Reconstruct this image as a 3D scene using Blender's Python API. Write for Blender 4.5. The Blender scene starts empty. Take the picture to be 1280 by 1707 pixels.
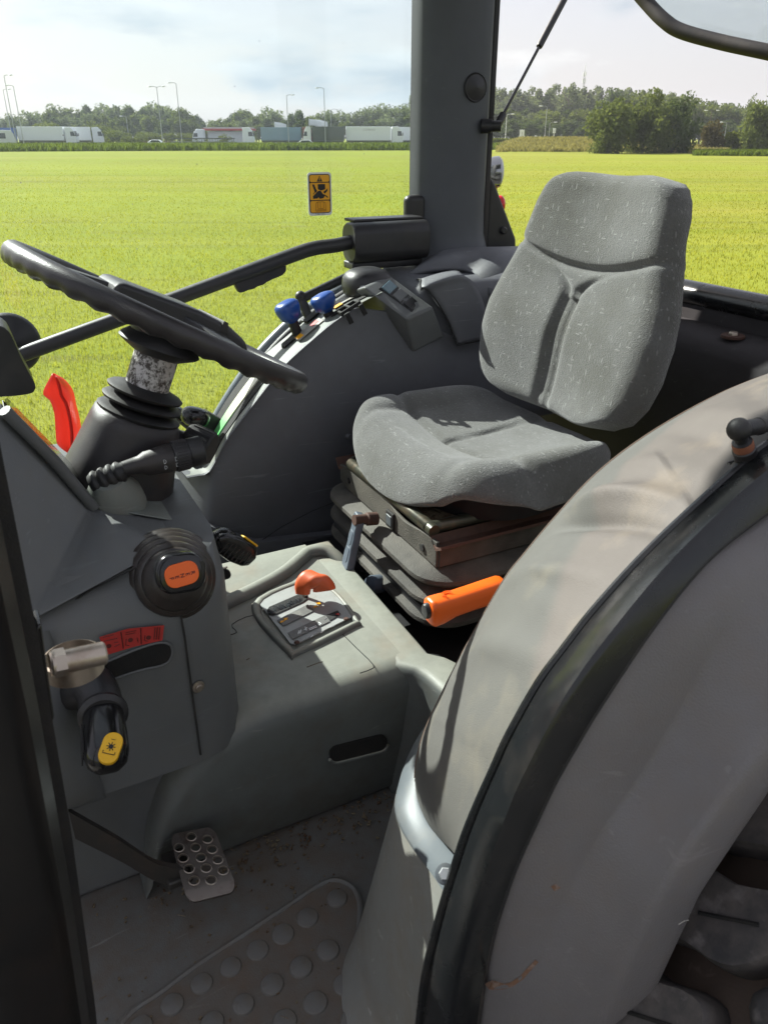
import bpy, bmesh, math, random
import numpy as np
from mathutils import Vector, Matrix, Quaternion
from mathutils.geometry import tessellate_polygon
from mathutils.bvhtree import BVHTree
R = math.radians
scene = bpy.context.scene
COL = scene.collection

# ---------------------------------------------------------------- camera
# world axes are the tractor's own: x to its right, y forward, z up, ground at z = 0
CAM = Vector((-.984, .693, 2.05))
PITCH, YAW, F = R(26.0), R(27.0), 1283.0
_V = Vector((math.cos(YAW), -math.sin(YAW), 0))
RT = Vector((-math.sin(YAW), -math.cos(YAW), 0))
FW = _V*math.cos(PITCH) + Vector((0, 0, -math.sin(PITCH)))
UP = _V*math.sin(PITCH) + Vector((0, 0, math.cos(PITCH)))
cam = bpy.data.cameras.new("camera"); camo = bpy.data.objects.new("camera", cam); COL.objects.link(camo)
camo.matrix_world = Matrix((RT, UP, -FW)).transposed().to_4x4()
camo.location = CAM
cam.sensor_fit = 'VERTICAL'; cam.sensor_height = 34.6; cam.lens = 34.6*F/1707
cam.clip_start = .02; cam.clip_end = 6000
cam.dof.use_dof = True; cam.dof.focus_distance = 1.35; cam.dof.aperture_fstop = 22
scene.camera = camo

# ---------------------------------------------------------------- light
SUN_EL = R(36.5); SUN_AZ = R(66)          # from the right and a little ahead of the tractor
world = bpy.data.worlds.new("World"); scene.world = world; world.use_nodes = True
wn, wl = world.node_tree.nodes, world.node_tree.links
wn.clear()
def wnode(t, **k):
    n = wn.new(t)
    for a, b in k.items(): setattr(n, a, b)
    return n
wo = wnode('ShaderNodeOutputWorld'); bg = wnode('ShaderNodeBackground'); sky = wnode('ShaderNodeTexSky')
sky.sky_type = 'NISHITA'; sky.sun_disc = False; sky.sun_elevation = SUN_EL; sky.sun_rotation = SUN_AZ
sky.air_density = 1.2; sky.dust_density = 2.5; sky.ozone_density = 1.0
bg.inputs['Strength'].default_value = .068
tc = wnode('ShaderNodeTexCoord'); mp = wnode('ShaderNodeMapping'); mp.inputs['Scale'].default_value = (1, 1, 3.6)
mp.inputs['Location'].default_value = (1.37, .13, .02)
nz = wnode('ShaderNodeTexNoise'); nz.inputs['Scale'].default_value = 4.2; nz.inputs['Detail'].default_value = 7; nz.inputs['Roughness'].default_value = .55
rp = wnode('ShaderNodeValToRGB'); rp.color_ramp.elements[0].position = .5; rp.color_ramp.elements[1].position = .64
mp2 = wnode('ShaderNodeMapping'); mp2.inputs['Scale'].default_value = (1, 1, 3.6); mp2.inputs['Location'].default_value = (1.37, .13, .075)
nz2 = wnode('ShaderNodeTexNoise'); nz2.inputs['Scale'].default_value = 4.2; nz2.inputs['Detail'].default_value = 4
rp2 = wnode('ShaderNodeValToRGB'); rp2.color_ramp.elements[0].position = .45; rp2.color_ramp.elements[1].position = .7
rp2.color_ramp.elements[0].color = (5.5, 5.5, 5.5, 1); rp2.color_ramp.elements[1].color = (2.9, 3.3, 3.75, 1)
veil = wnode('ShaderNodeMixRGB'); veil.inputs['Fac'].default_value = .72; veil.inputs['Color2'].default_value = (4.25, 4.1, 4.5, 1)   # thin high cloud over all of it
mixc = wnode('ShaderNodeMixRGB')
wl.new(tc.outputs['Generated'], mp.inputs['Vector']); wl.new(mp.outputs[0], nz.inputs['Vector'])
wl.new(tc.outputs['Generated'], mp2.inputs['Vector']); wl.new(mp2.outputs[0], nz2.inputs['Vector'])
wl.new(nz.outputs[0], rp.inputs[0]); wl.new(nz2.outputs[0], rp2.inputs[0])
wl.new(sky.outputs[0], veil.inputs['Color1']); wl.new(veil.outputs[0], mixc.inputs['Color1'])
wl.new(rp2.outputs[0], mixc.inputs['Color2']); wl.new(rp.outputs[0], mixc.inputs['Fac'])
wl.new(mixc.outputs[0], bg.inputs['Color']); wl.new(bg.outputs[0], wo.inputs['Surface'])
sd = bpy.data.lights.new("sun", 'SUN'); sd.energy = 4.4; sd.angle = R(.55); sd.color = (1, .95, .86)
so = bpy.data.objects.new("sun", sd); COL.objects.link(so)
SUNV = Vector((math.sin(SUN_AZ)*math.cos(SUN_EL), math.cos(SUN_AZ)*math.cos(SUN_EL), math.sin(SUN_EL)))
so.rotation_euler = SUNV.to_track_quat('Z', 'Y').to_euler(); so.location = (20, 20, 30)
vs = scene.view_settings
vs.view_transform = 'Standard'; vs.look = 'None'; vs.gamma = 1; vs.use_curve_mapping = False
vs.exposure = 1.5
scene.cycles.max_bounces = 8; scene.cycles.transparent_max_bounces = 12; scene.cycles.caustics_reflective = False; scene.cycles.caustics_refractive = False

# ---------------------------------------------------------------- helpers
def at(u, v, **k):
    """The point where the sight line of photograph pixel (u, v) meets a plane x=, y= or z=: used to measure the place."""
    r = FW + RT*((u-640)/F) + UP*((853.5-v)/F)
    (ax, c), = k.items()
    if ax == 'd': return CAM + r*c
    i = 'xyz'.index(ax)
    return CAM + r*((c-CAM[i])/r[i])
def ats(pts, **k): return [at(u, v, **k) for u, v in pts]
def gp(u, d, z=0):
    """A point on the ground seen in column u at depth d."""
    return CAM*1 + _V*((d-(CAM.z-z)*math.sin(PITCH))/math.cos(PITCH)) + RT*((u-640)/F*d) - Vector((0, 0, CAM.z-z))
def lerp(a, b, t): return a + (b-a)*t
def smooth(pts, n=6, closed=False):
    """Catmull-Rom through pts"""
    P = [Vector(p) for p in pts]; out = []
    m = len(P)
    for i in range(m if closed else m-1):
        p1, p2 = P[i], P[(i+1) % m]
        p0 = P[i-1] if (i > 0 or closed) else p1*2-p2
        p3 = P[(i+2) % m] if (i+2 < m or closed) else p2*2-p1
        for j in range(n):
            t = j/n
            out.append(.5*((2*p1)+(p2-p0)*t+(2*p0-5*p1+4*p2-p3)*t*t+(3*p1-p0-3*p2+p3)*t**3))
    if not closed: out.append(P[-1])
    return out
def resample(pts, n):
    L = [0]
    for a, b in zip(pts, pts[1:]): L.append(L[-1]+(b-a).length)
    out = []; j = 0
    for i in range(n):
        s = L[-1]*i/(n-1)
        while j < len(L)-2 and L[j+1] < s: j += 1
        d = L[j+1]-L[j]
        out.append(pts[j].lerp(pts[j+1], (s-L[j])/d if d > 0 else 0))
    return out
def frame(axis):
    a = Vector(axis).normalized()
    r = a.cross(Vector((0, 0, 1)) if abs(a.z) < .9 else Vector((0, 1, 0))).normalized()
    return r, a.cross(r).normalized(), a
def rrect(w, h, r, n=4):
    """rounded rectangle outline in 2D"""
    o = []
    for cx, cy, a0 in ((w/2-r, h/2-r, 0), (-w/2+r, h/2-r, 90), (-w/2+r, -h/2+r, 180), (w/2-r, -h/2+r, 270)):
        for i in range(n+1):
            a = R(a0+90*i/n); o.append((cx+r*math.cos(a), cy+r*math.sin(a)))
    return o
class MB:
    LOCAL = False      # True: coordinates are already relative to the thing
    def __init__(s): s.v = []; s.f = []; s.mi = []; s.cur = 0
    def face(s, *ix): s.f.append(tuple(ix)); s.mi.append(s.cur)
    def add(s, pts): b = len(s.v); s.v += [tuple(p) for p in pts]; return b
    def box(s, c, size, rot=None):
        c = Vector(c); x, y, z = [k/2 for k in size]
        M = rot if rot is not None else Matrix.Identity(3)
        b = s.add([c+M@Vector((i*x, j*y, k*z)) for k in (-1, 1) for j in (-1, 1) for i in (-1, 1)])
        for q in ((0, 2, 3, 1), (4, 5, 7, 6), (0, 1, 5, 4), (2, 6, 7, 3), (0, 4, 6, 2), (1, 3, 7, 5)): s.face(*[b+i for i in q])
        return s
    def hexa(s, bot, top):
        return s.loft([bot, top], True, True)
    def prism(s, poly, vec):
        poly = [Vector(p) for p in poly]; vec = Vector(vec); n = len(poly)
        b = s.add(poly); t = s.add([p+vec for p in poly])
        nrm = Vector((0, 0, 0))
        for i in range(n): nrm += poly[i].cross(poly[(i+1) % n])
        fl = nrm.dot(vec) > 0
        ix = list(range(n))
        s.face(*[b+i for i in (reversed(ix) if fl else ix)]); s.face(*[t+i for i in (ix if fl else reversed(ix))])
        for i in range(n):
            j = (i+1) % n
            s.face(*((b+i, b+j, t+j, t+i) if fl else (b+j, b+i, t+i, t+j)))
        return s
    def loft(s, rings, closed=True, caps=True, loop=False):
        n = len(rings[0]); bs = [s.add(r) for r in rings]
        m = len(bs)
        for k in range(m if loop else m-1):
            a, b = bs[k], bs[(k+1) % m]
            for i in range(n if closed else n-1):
                j = (i+1) % n; s.face(a+i, a+j, b+j, b+i)
        if caps and closed and not loop:
            s.face(*[bs[0]+i for i in reversed(range(n))]); s.face(*[bs[-1]+i for i in range(n)])
        return s
    def tube(s, path, r, n=10, closed=False, caps=True, flat=1.0):
        P = [Vector(p) for p in path]; m = len(P); rings = []; up = None
        for i in range(m):
            a = P[i-1] if (i > 0 or closed) else P[i]; b = P[(i+1) % m] if (i < m-1 or closed) else P[i]
            t = (b-a).normalized()
            if up is None: u, _, _ = frame(t)
            else:
                u = (up - t*up.dot(t)).normalized()
            up = u; w = t.cross(u)
            rr = r[i] if isinstance(r, (list, tuple)) else r
            rings.append([P[i]+u*(rr*math.cos(2*math.pi*k/n))+w*(rr*flat*math.sin(2*math.pi*k/n)) for k in range(n)])
        return s.loft(rings, True, caps, loop=closed)
    def lathe(s, prof, o, axis, n=20, caps=True, sx=1.0, sy=1.0, xdir=None):
        o = Vector(o); u, w, a = frame(axis)
        if xdir is not None:
            u = (Vector(xdir)-a*Vector(xdir).dot(a)).normalized(); w = a.cross(u)
        rings = [[o+a*h+u*(r*sx*math.cos(2*math.pi*k/n))+w*(r*sy*math.sin(2*math.pi*k/n)) for k in range(n)] for r, h in prof]
        return s.loft(rings, True, caps)
    def grid(s, f, nu, nv, closeu=False):
        b = s.add([f(i/(nu if closeu else nu-1), j/(nv-1)) for j in range(nv) for i in range(nu)])
        for j in range(nv-1):
            for i in range(nu if closeu else nu-1):
                k = (i+1) % nu
                s.face(b+j*nu+i, b+j*nu+k, b+(j+1)*nu+k, b+(j+1)*nu+i)
        return s
    def rows(s, rows):
        """surface through open rows of equal length"""
        return s.loft(rows, False, False)
    def ellipsoid(s, c, rad, n=14, m=9, M=None, p=2.0):
        c = Vector(c); M = M or Matrix.Identity(3)
        def e(x): return math.copysign(abs(x)**(2/p), x)
        rings = []
        for i in range(m+1):
            a = math.pi*(i/m-.5); ca, sa = max(math.cos(a), 1e-4), math.sin(a)
            rings.append([c+M@Vector((rad[0]*e(ca)*e(math.cos(2*math.pi*k/n)), rad[1]*e(ca)*e(math.sin(2*math.pi*k/n)), rad[2]*e(sa))) for k in range(n)])
        return s.loft(rings, True, True)
    def poly(s, pts):
        b = s.add(pts); s.face(*range(b, b+len(pts))); return s
    def holes(s, outline, holes, mapf, th, nrm):
        """flat plate with holes; outline and holes in 2D, mapf to 3D, thickness th along nrm"""
        loops = [[Vector((x, y, 0)) for x, y in outline]]+[[Vector((x, y, 0)) for x, y in h] for h in holes]
        flat = [p for l in loops for p in l]
        tris = tessellate_polygon(loops); nrm = Vector(nrm)
        a = s.add([mapf(p.x, p.y) for p in flat]); b = s.add([mapf(p.x, p.y)-nrm*th for p in flat])
        for t in tris:
            s.face(*[a+i for i in t]); s.face(*[b+i for i in reversed(t)])
        k = 0
        for l in loops:
            n = len(l)
            for i in range(n): s.face(a+k+i, a+k+(i+1) % n, b+k+(i+1) % n, b+k+i)
            k += n
        return s
    def build(s, name, mat, parent=None, flat=False, bevel=0, seg=2, sub=0, solid=0, ang=38, merge=False, mesh_only=False):
        me = bpy.data.meshes.new(name)
        off = Vector((0, 0, 0)); p = parent
        while p is not None and not MB.LOCAL: off += p.location; p = p.parent
        me.from_pydata([tuple(Vector(q)-off) for q in s.v], [], s.f)
        mats = mat if isinstance(mat, (list, tuple)) else [mat]
        for m in mats: me.materials.append(m)
        if len(mats) > 1: me.polygons.foreach_set('material_index', s.mi)
        bm = bmesh.new(); bm.from_mesh(me)
        if merge: bmesh.ops.remove_doubles(bm, verts=bm.verts, dist=1e-5)
        bmesh.ops.recalc_face_normals(bm, faces=bm.faces)
        bm.to_mesh(me); bm.free()
        if not flat:
            me.polygons.foreach_set('use_smooth', [True]*len(me.polygons))
            if not sub and not bevel: me.set_sharp_from_angle(angle=R(ang))
        me.update()
        o = bpy.data.objects.new(name, me); COL.objects.link(o)
        if parent is not None: o.parent = parent
        if solid:
            m = o.modifiers.new('s', 'SOLIDIFY'); m.thickness = abs(solid); m.offset = -1 if solid > 0 else 1
        if bevel:
            m = o.modifiers.new('b', 'BEVEL'); m.width = bevel; m.segments = seg; m.limit_method = 'ANGLE'; m.angle_limit = R(25); m.harden_normals = False
            if not flat:
                w = o.modifiers.new('w', 'WEIGHTED_NORMAL'); w.keep_sharp = False
        if sub:
            m = o.modifiers.new('u', 'SUBSURF'); m.levels = sub; m.render_levels = sub
        return o
def tag(o, label=None, cat=None, group=None, kind=None):
    for k, v in (('label', label), ('category', cat), ('group', group), ('kind', kind)):
        if v: o[k] = v
    return o
def thing(name, label, cat, loc=(0, 0, 0), group=None):
    o = bpy.data.objects.new(name, None); COL.objects.link(o); o.location = loc; o.empty_display_size = .1
    return tag(o, label, cat, group)
def dup(root, loc, rz=0.0, sc=None, label=None, group=None):
    r = root.copy(); COL.objects.link(r); r.location = loc; r.rotation_euler = (0, 0, rz)
    if sc is not None: r.scale = sc
    if label: r['label'] = label
    if group: r['group'] = group
    for ch in list(root.children):
        c = ch.copy(); COL.objects.link(c); c.parent = r
        for g in list(ch.children):
            d = g.copy(); COL.objects.link(d); d.parent = c
    return r
def text_mb(txt, size, mapf, mb=None, bold=0.0):
    """flat lettering as mesh faces; mapf(x, y) -> point"""
    cu = bpy.data.curves.new('t', 'FONT'); cu.body = txt; cu.size = size; cu.align_x = 'CENTER'; cu.align_y = 'CENTER'; cu.resolution_u = 3; cu.offset = size*bold
    o = bpy.data.objects.new('t', cu); COL.objects.link(o)
    dg = bpy.context.evaluated_depsgraph_get(); me = bpy.data.meshes.new_from_object(o.evaluated_get(dg))
    mb = mb or MB(); b = mb.add([mapf(v.co.x, v.co.y) for v in me.vertices])
    for p in me.polygons: mb.face(*[b+i for i in p.vertices])
    bpy.data.objects.remove(o); bpy.data.meshes.remove(me); bpy.data.curves.remove(cu)
    return mb

# ---------------------------------------------------------------- materials
class NT:
    def __init__(s, name):
        s.m = bpy.data.materials.new(name); s.m.use_nodes = True; s.t = s.m.node_tree; s.t.nodes.clear()
        s.out = s.n('ShaderNodeOutputMaterial'); s.tc = s.n('ShaderNodeTexCoord')
    def n(s, t, **k):
        x = s.t.nodes.new(t)
        for a, b in k.items(): setattr(x, a, b)
        return x
    def l(s, a, b): s.t.links.new(a, b)
    def noise(s, sc, det=4, rough=.55, coord='Object', scale=None, out=0, dist=0):
        x = s.n('ShaderNodeTexNoise'); x.inputs['Scale'].default_value = sc; x.inputs['Detail'].default_value = det; x.inputs['Roughness'].default_value = rough
        x.inputs['Distortion'].default_value = dist
        s.vec(x, coord, scale); return x.outputs[out]
    def vec(s, x, coord='Object', scale=None, rot=None, loc=None):
        src = s.tc.outputs[coord] if isinstance(coord, str) else coord
        if scale is not None or rot is not None or loc is not None:
            m = s.n('ShaderNodeMapping')
            if scale is not None: m.inputs['Scale'].default_value = scale
            if rot is not None: m.inputs['Rotation'].default_value = rot
            if loc is not None: m.inputs['Location'].default_value = loc
            s.l(src, m.inputs['Vector']); src = m.outputs[0]
        s.l(src, x.inputs['Vector'])
    def voro(s, sc, coord='Object', feat='F1', scale=None, rot=None, rnd=1, out='Distance'):
        x = s.n('ShaderNodeTexVoronoi', feature=feat); x.inputs['Scale'].default_value = sc; x.inputs['Randomness'].default_value = rnd
        s.vec(x, coord, scale, rot); return x.outputs[out]
    def ramp(s, src, *st):
        r = s.n('ShaderNodeValToRGB'); e = r.color_ramp.elements
        while len(e) < len(st): e.new(.5)
        for k, (p, c) in enumerate(st):
            e[k].position = p; e[k].color = (c, c, c, 1) if isinstance(c, (int, float)) else (*c, 1)
        s.l(src, r.inputs[0]); return r.outputs[0]
    def mix(s, f, a, b, mode='MIX'):
        x = s.n('ShaderNodeMixRGB', blend_type=mode)
        for k, q in (('Fac', f), ('Color1', a), ('Color2', b)):
            if isinstance(q, (int, float)): x.inputs[k].default_value = q if k == 'Fac' else (q, q, q, 1)
            elif isinstance(q, (tuple, list)): x.inputs[k].default_value = (*q, 1)
            else: s.l(q, x.inputs[k])
        return x.outputs[0]
    def math(s, op, a, b=None):
        x = s.n('ShaderNodeMath', operation=op)
        for i, q in enumerate((a, b)):
            if q is None: continue
            if isinstance(q, (int, float)): x.inputs[i].default_value = q
            else: s.l(q, x.inputs[i])
        return x.outputs[0]
    def bump(s, h, st, dist, nrm=None):
        b = s.n('ShaderNodeBump'); b.inputs['Strength'].default_value = st; b.inputs['Distance'].default_value = dist; s.l(h, b.inputs['Height'])
        if nrm is not None: s.l(nrm, b.inputs['Normal'])
        return b.outputs[0]
    def bsdf(s, col, rough=.5, metal=0, nrm=None, spec=.5, coat=0, sheen=0):
        b = s.n('ShaderNodeBsdfPrincipled')
        for k, q in (('Base Color', col), ('Roughness', rough), ('Metallic', metal), ('Specular IOR Level', spec), ('Coat Weight', coat), ('Sheen Weight', sheen)):
            if isinstance(q, tuple): b.inputs[k].default_value = (*q, 1)
            elif isinstance(q, (int, float)): b.inputs[k].default_value = q
            else: s.l(q, b.inputs[k])
        if nrm is not None: s.l(nrm, b.inputs['Normal'])
        return b
    def done(s, sh): s.l(sh.outputs[0] if hasattr(sh, 'outputs') else sh, s.out.inputs['Surface']); return s.m
def plastic(name, col, rough=.5, dirt=.35, dcol=(.16, .13, .1), grain=900, gb=.25, spec=.45, dscale=7, scr=.25):
    """moulded plastic: fine pebble grain, dusty patches, scuffs"""
    t = NT(name)
    big = t.noise(dscale, 6, .6); mid = t.noise(45, 5, .65)
    mask = t.math('MULTIPLY', t.ramp(t.mix(.45, big, mid), (.44, 0), (.68, 1)), dirt)
    c = t.mix(mask, t.mix(.5, col, t.mix(t.noise(18, 3), tuple(k*.72 for k in col), tuple(min(1, k*1.28) for k in col))), dcol)
    scm = t.math('MULTIPLY', t.ramp(t.noise(60, 3, .5, scale=(1, .12, 1.6), dist=1.2), (.66, 0), (.74, 1)), scr)
    c = t.mix(scm, c, tuple(min(1, k*2.1+.03) for k in col))
    rg = t.math('ADD', t.math('MULTIPLY', mid, .22), rough-.1)
    nb = t.bump(t.voro(grain), gb, .0006); nb = t.bump(big, .08, .004, nb)
    return t.done(t.bsdf(c, rg, 0, nb, spec))
def paint(name, col, rough=.25, metal=0, dirt=.1, dcol=(.2, .16, .12), spec=.5, coat=0, ds=30):
    t = NT(name); n = t.noise(ds, 6, .65)
    c = t.mix(t.math('MULTIPLY', t.ramp(n, (.5, 0), (.72, 1)), dirt), col, dcol)
    rg = t.math('ADD', t.math('MULTIPLY', t.noise(ds*2.3, 5), .25), max(0, rough-.12))
    return t.done(t.bsdf(c, rg, metal, t.bump(t.noise(ds*6, 3), .06, .001), spec, coat))
def dusty(name, col, lit_tone, rough=.5):
    """console plastic: up-facing parts painted paler as if lit, sides darker as if shaded; dusty, scuffed"""
    t = NT(name); g = t.n('ShaderNodeNewGeometry'); sx = t.n('ShaderNodeSeparateXYZ'); t.l(g.outputs['Normal'], sx.inputs[0])
    big = t.noise(6, 6, .6); mid = t.noise(42, 5, .65)
    up = t.ramp(t.math('ADD', sx.outputs[2], t.math('MULTIPLY', t.math('SUBTRACT', big, .5), .35)), (.45, 0), (.9, 1))
    c = t.mix(t.noise(16, 4), tuple(k*.78 for k in col), tuple(k*1.22 for k in col))
    c = t.mix(t.math('MULTIPLY', t.ramp(t.mix(.4, big, mid), (.46, 0), (.66, 1)), .55), c, (.085, .07, .052))
    d = t.mix(t.ramp(mid, (.35, 0), (.7, 1)), lit_tone, tuple(k*.82 for k in lit_tone))
    d = t.mix(t.math('MULTIPLY', t.ramp(t.noise(11, 5), (.52, 0), (.66, 1)), .4), d, (.22, .17, .12))
    c = t.mix(up, c, d)  # paler lit tone painted in by upward facing
    scm = t.math('MULTIPLY', t.ramp(t.noise(70, 3, .5, scale=(1, .15, 1.4), dist=1.5), (.68, 0), (.74, 1)), .35)
    c = t.mix(scm, c, (.27, .27, .25))
    nb = t.bump(t.voro(800), .2, .0006); nb = t.bump(big, .1, .004, nb)
    return t.done(t.bsdf(c, t.math('ADD', t.math('MULTIPLY', mid, .25), rough-.1), 0, nb, .45))
def redplastic():
    t = NT('red_translucent_plastic'); b = t.bsdf((.6, .06, .045), .25, 0, None, .5); q = t.n('ShaderNodeBsdfTranslucent'); q.inputs[0].default_value = (.9, .2, .15, 1)
    a = t.n('ShaderNodeMixShader'); a.inputs[0].default_value = .55; t.l(b.outputs[0], a.inputs[1]); t.l(q.outputs[0], a.inputs[2]); return t.done(a)
M = {}
M['black'] = plastic('black_plastic', (.018, .018, .02), .42, .25, (.07, .06, .05), 1200, .15, scr=.1)
M['gloss'] = paint('gloss_black', (.008, .008, .009), .16, 0, .25, (.04, .035, .03))
M['rubber'] = plastic('black_rubber', (.016, .016, .017), .55, .4, (.075, .058, .045), 700, .2, scr=.15)
M['backwall'] = plastic('matt_black_plastic', (.05, .047, .05), .75, .25, (.03, .026, .024), 700, .2, spec=.08)
M['fender'] = plastic('charcoal_plastic', (.105, .108, .12), .55, .3, (.09, .085, .08), 1000, .35, scr=.35)
M['pillar'] = plastic('grey_plastic', (.072, .078, .088), .55, .15, (.1, .1, .1), 1000, .3, scr=.1)
M['console'] = dusty('grey_plastic_lit_top', (.1, .108, .104), (.235, .24, .205))
M['dash'] = plastic('dash_grey_plastic', (.108, .113, .115), .5, .35, (.13, .12, .1), 1000, .3, scr=.15)
M['deck'] = plastic('deck_grey_plastic', (.15, .165, .15), .5, .45, (.2, .17, .13), 800, .25, scr=.2)
M['floor'] = plastic('worn_floor', (.135, .136, .13), .52, .9, (.125, .095, .068), 500, .25, scr=.4, dscale=5)
M['mat'] = plastic('worn_mat', (.12, .108, .094), .58, .9, (.12, .08, .052), 500, .3, scr=.3, dscale=9)
M['stud'] = plastic('stud_rubber', (.135, .13, .122), .55, .8, (.125, .1, .07), 900, .2)
M['dark'] = plastic('dark_recess', (.006, .006, .006), .8, .1)
M['seam'] = paint('seam_line', (.012, .012, .012), .7)
M['red'] = paint('red_plastic', (.46, .02, .012), .28, 0, .25, (.4, .12, .09))
M['orange'] = paint('orange_plastic', (.85, .125, .008), .38, 0, .08, (.5, .1, .02))
M['orangeold'] = paint('faded_orange_plastic', (.62, .105, .03), .45, 0, .3, (.42, .14, .07))
M['blue'] = paint('blue_plastic', (.012, .062, .27), .33, 0, .25, (.06, .1, .2))
M['yellow'] = paint('yellow_plastic', (.78, .43, .006), .4, 0, .08)
M['ink'] = paint('black_ink', (.01, .01, .01), .6, 0, 0)
M['white'] = paint('white_paint', (.72, .74, .75), .4, 0, .12, (.45, .42, .38), ds=3)
M['whitesticker'] = paint('white_sticker', (.7, .72, .72), .5, 0, .05)
M['decalred'] = paint('red_sticker', (.42, .03, .025), .5, 0, .35, (.2, .04, .03), ds=60)
M['decaldark'] = paint('dark_red_ink', (.1, .012, .01), .6, 0, 0)
M['amber'] = paint('amber_sticker', (.82, .38, .005), .45, 0, .04)
M['steel'] = paint('worn_steel', (.36, .32, .28), .34, .85, .5, (.16, .09, .06), ds=60)
M['zinc'] = paint('yellow_zinc', (.42, .36, .3), .38, .85, .5, (.2, .12, .08), ds=50)
M['rust'] = paint('rusty_steel', (.075, .035, .024), .75, .1, .7, (.035, .022, .018), ds=70)
M['olive'] = paint('worn_olive_steel', (.055, .055, .04), .35, .5, .6, (.15, .1, .06), ds=40)
M['pedal'] = paint('pedal_steel', (.14, .122, .11), .4, .7, .75, (.05, .03, .022), ds=55)
M['panel'] = plastic('pale_grey_panel', (.2, .2, .186), .5, .6, (.2, .165, .125), 800, .2, scr=.4)
M['greytrim'] = paint('grey_trim', (.088, .1, .11), .42, 0, .25, (.2, .17, .13), ds=20)
M['leverblue'] = plastic('blue_grey_plastic', (.075, .095, .125), .45, .25, (.15, .15, .15), 1100, .15)
M['outer'] = plastic('outer_fender_plastic', (.138, .13, .13), .42, .4, (.15, .12, .095), 600, .3, dscale=4, scr=.15)
M['sealblack'] = paint('black_frame_paint', (.009, .01, .011), .24, 0, .35, (.04, .034, .03), ds=25, spec=.5)
M['redpl'] = redplastic()
M['chrome'] = paint('dull_chrome', (.3, .31, .32), .15, .9, .1)
M['redlens'] = paint('red_lens', (.6, .008, .01), .12, 0, 0)
# ---- special materials
def fabric():
    t = NT('seat_fabric')
    fine = t.voro(640, out='Distance'); nap = t.noise(260, 3, .6); soil = t.noise(6, 5, .6); soil2 = t.noise(16, 4)
    # short pale woven dashes in a staggered diagonal layout
    d1 = t.voro(1.0, feat='F1', scale=(120, 120, 24), rot=(0, R(38), R(20)), rnd=.8)
    d2 = t.voro(1.0, feat='F1', scale=(24, 120, 120), rot=(0, R(25), R(-15)), rnd=.8)
    dash = t.math('MAXIMUM', t.ramp(d1, (.13, 1), (.19, 0)), t.ramp(d2, (.11, 1), (.16, 0)))
    c = t.mix(t.ramp(soil, (.38, 0), (.62, 1)), (.138, .137, .131), (.085, .083, .07))
    c = t.mix(t.math('MULTIPLY', t.ramp(soil2, (.5, 0), (.7, 1)), .35), c, (.185, .185, .182))
    c = t.mix(t.ramp(nap, (.3, 0), (.7, .5)), c, (.075, .078, .08))
    c = t.mix(t.math('MULTIPLY', dash, .36), c, (.33, .33, .32))
    nb = t.bump(t.math('ADD', fine, t.math('MULTIPLY', nap, .8)), .6, .0018)
    nb = t.bump(dash, .3, .0008, nb)
    return t.done(t.bsdf(c, .95, 0, nb, .1, 0, .35))
M['fabric'] = fabric()
def leather():
    t = NT('leatherette'); f = t.voro(420, feat='DISTANCE_TO_EDGE'); big = t.noise(5, 5)
    c = t.mix(t.ramp(big, (.4, 0), (.7, 1)), (.108, .104, .096), (.084, .08, .075))
    c = t.mix(t.math('MULTIPLY', t.ramp(t.noise(14, 5, .6), (.55, 0), (.7, 1)), .3), c, (.22, .19, .14))
    nb = t.bump(t.ramp(f, (0, 0), (.12, 1)), .22, .0006)
    return t.done(t.bsdf(c, t.math('ADD', t.math('MULTIPLY', big, .25), .46), 0, nb, .22))
M['leather'] = leather()
def bellow():
    t = NT('dusty_bellows'); n = t.noise(9, 5); f = t.voro(520)
    c = t.mix(t.ramp(n, (.4, 0), (.65, 1)), (.05, .047, .042), (.115, .104, .088))
    return t.done(t.bsdf(c, .7, 0, t.bump(f, .6, .0012), .3))
M['bellow'] = bellow()
def boardm():
    t = NT('crumbling_board'); n = t.noise(26, 7, .7); f = t.voro(60, feat='DISTANCE_TO_EDGE', scale=(1, 2.4, 1))
    c = t.mix(t.ramp(n, (.42, 0), (.62, 1)), (.2, .165, .11), (.09, .05, .03))
    c = t.mix(t.ramp(f, (0, 1), (.04, 0)), c, (.03, .02, .015))
    return t.done(t.bsdf(c, .8, 0, t.bump(n, .6, .004), .2))
M['board'] = boardm()
def tyre_m():
    t = NT('tyre_rubber'); n = t.noise(14, 6, .65); m = t.noise(60, 4)
    c = t.mix(t.ramp(n, (.45, 0), (.7, 1)), (.035, .034, .035), (.115, .1, .09))
    c = t.mix(t.ramp(m, (.58, 0), (.72, .6)), c, (.16, .145, .14))
    return t.done(t.bsdf(c, .62, 0, t.bump(n, .3, .004), .35))
M['tyre'] = tyre_m()
M['tyredirt'] = plastic('dirt_caked_rubber', (.06, .043, .033), .8, .6, (.085, .058, .042), 300, .3)
def silver():
    t = NT('scuffed_silver_sleeve'); n = t.noise(60, 7, .75, scale=(1, 1, .5)); m = t.noise(150, 4, .7)
    c = t.mix(t.ramp(t.mix(.5, n, m), (.46, 0), (.54, 1)), (.55, .53, .52), (.07, .06, .055))
    return t.done(t.bsdf(c, .5, .25, t.bump(n, .4, .002), .5))
M['silver'] = silver()
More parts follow.
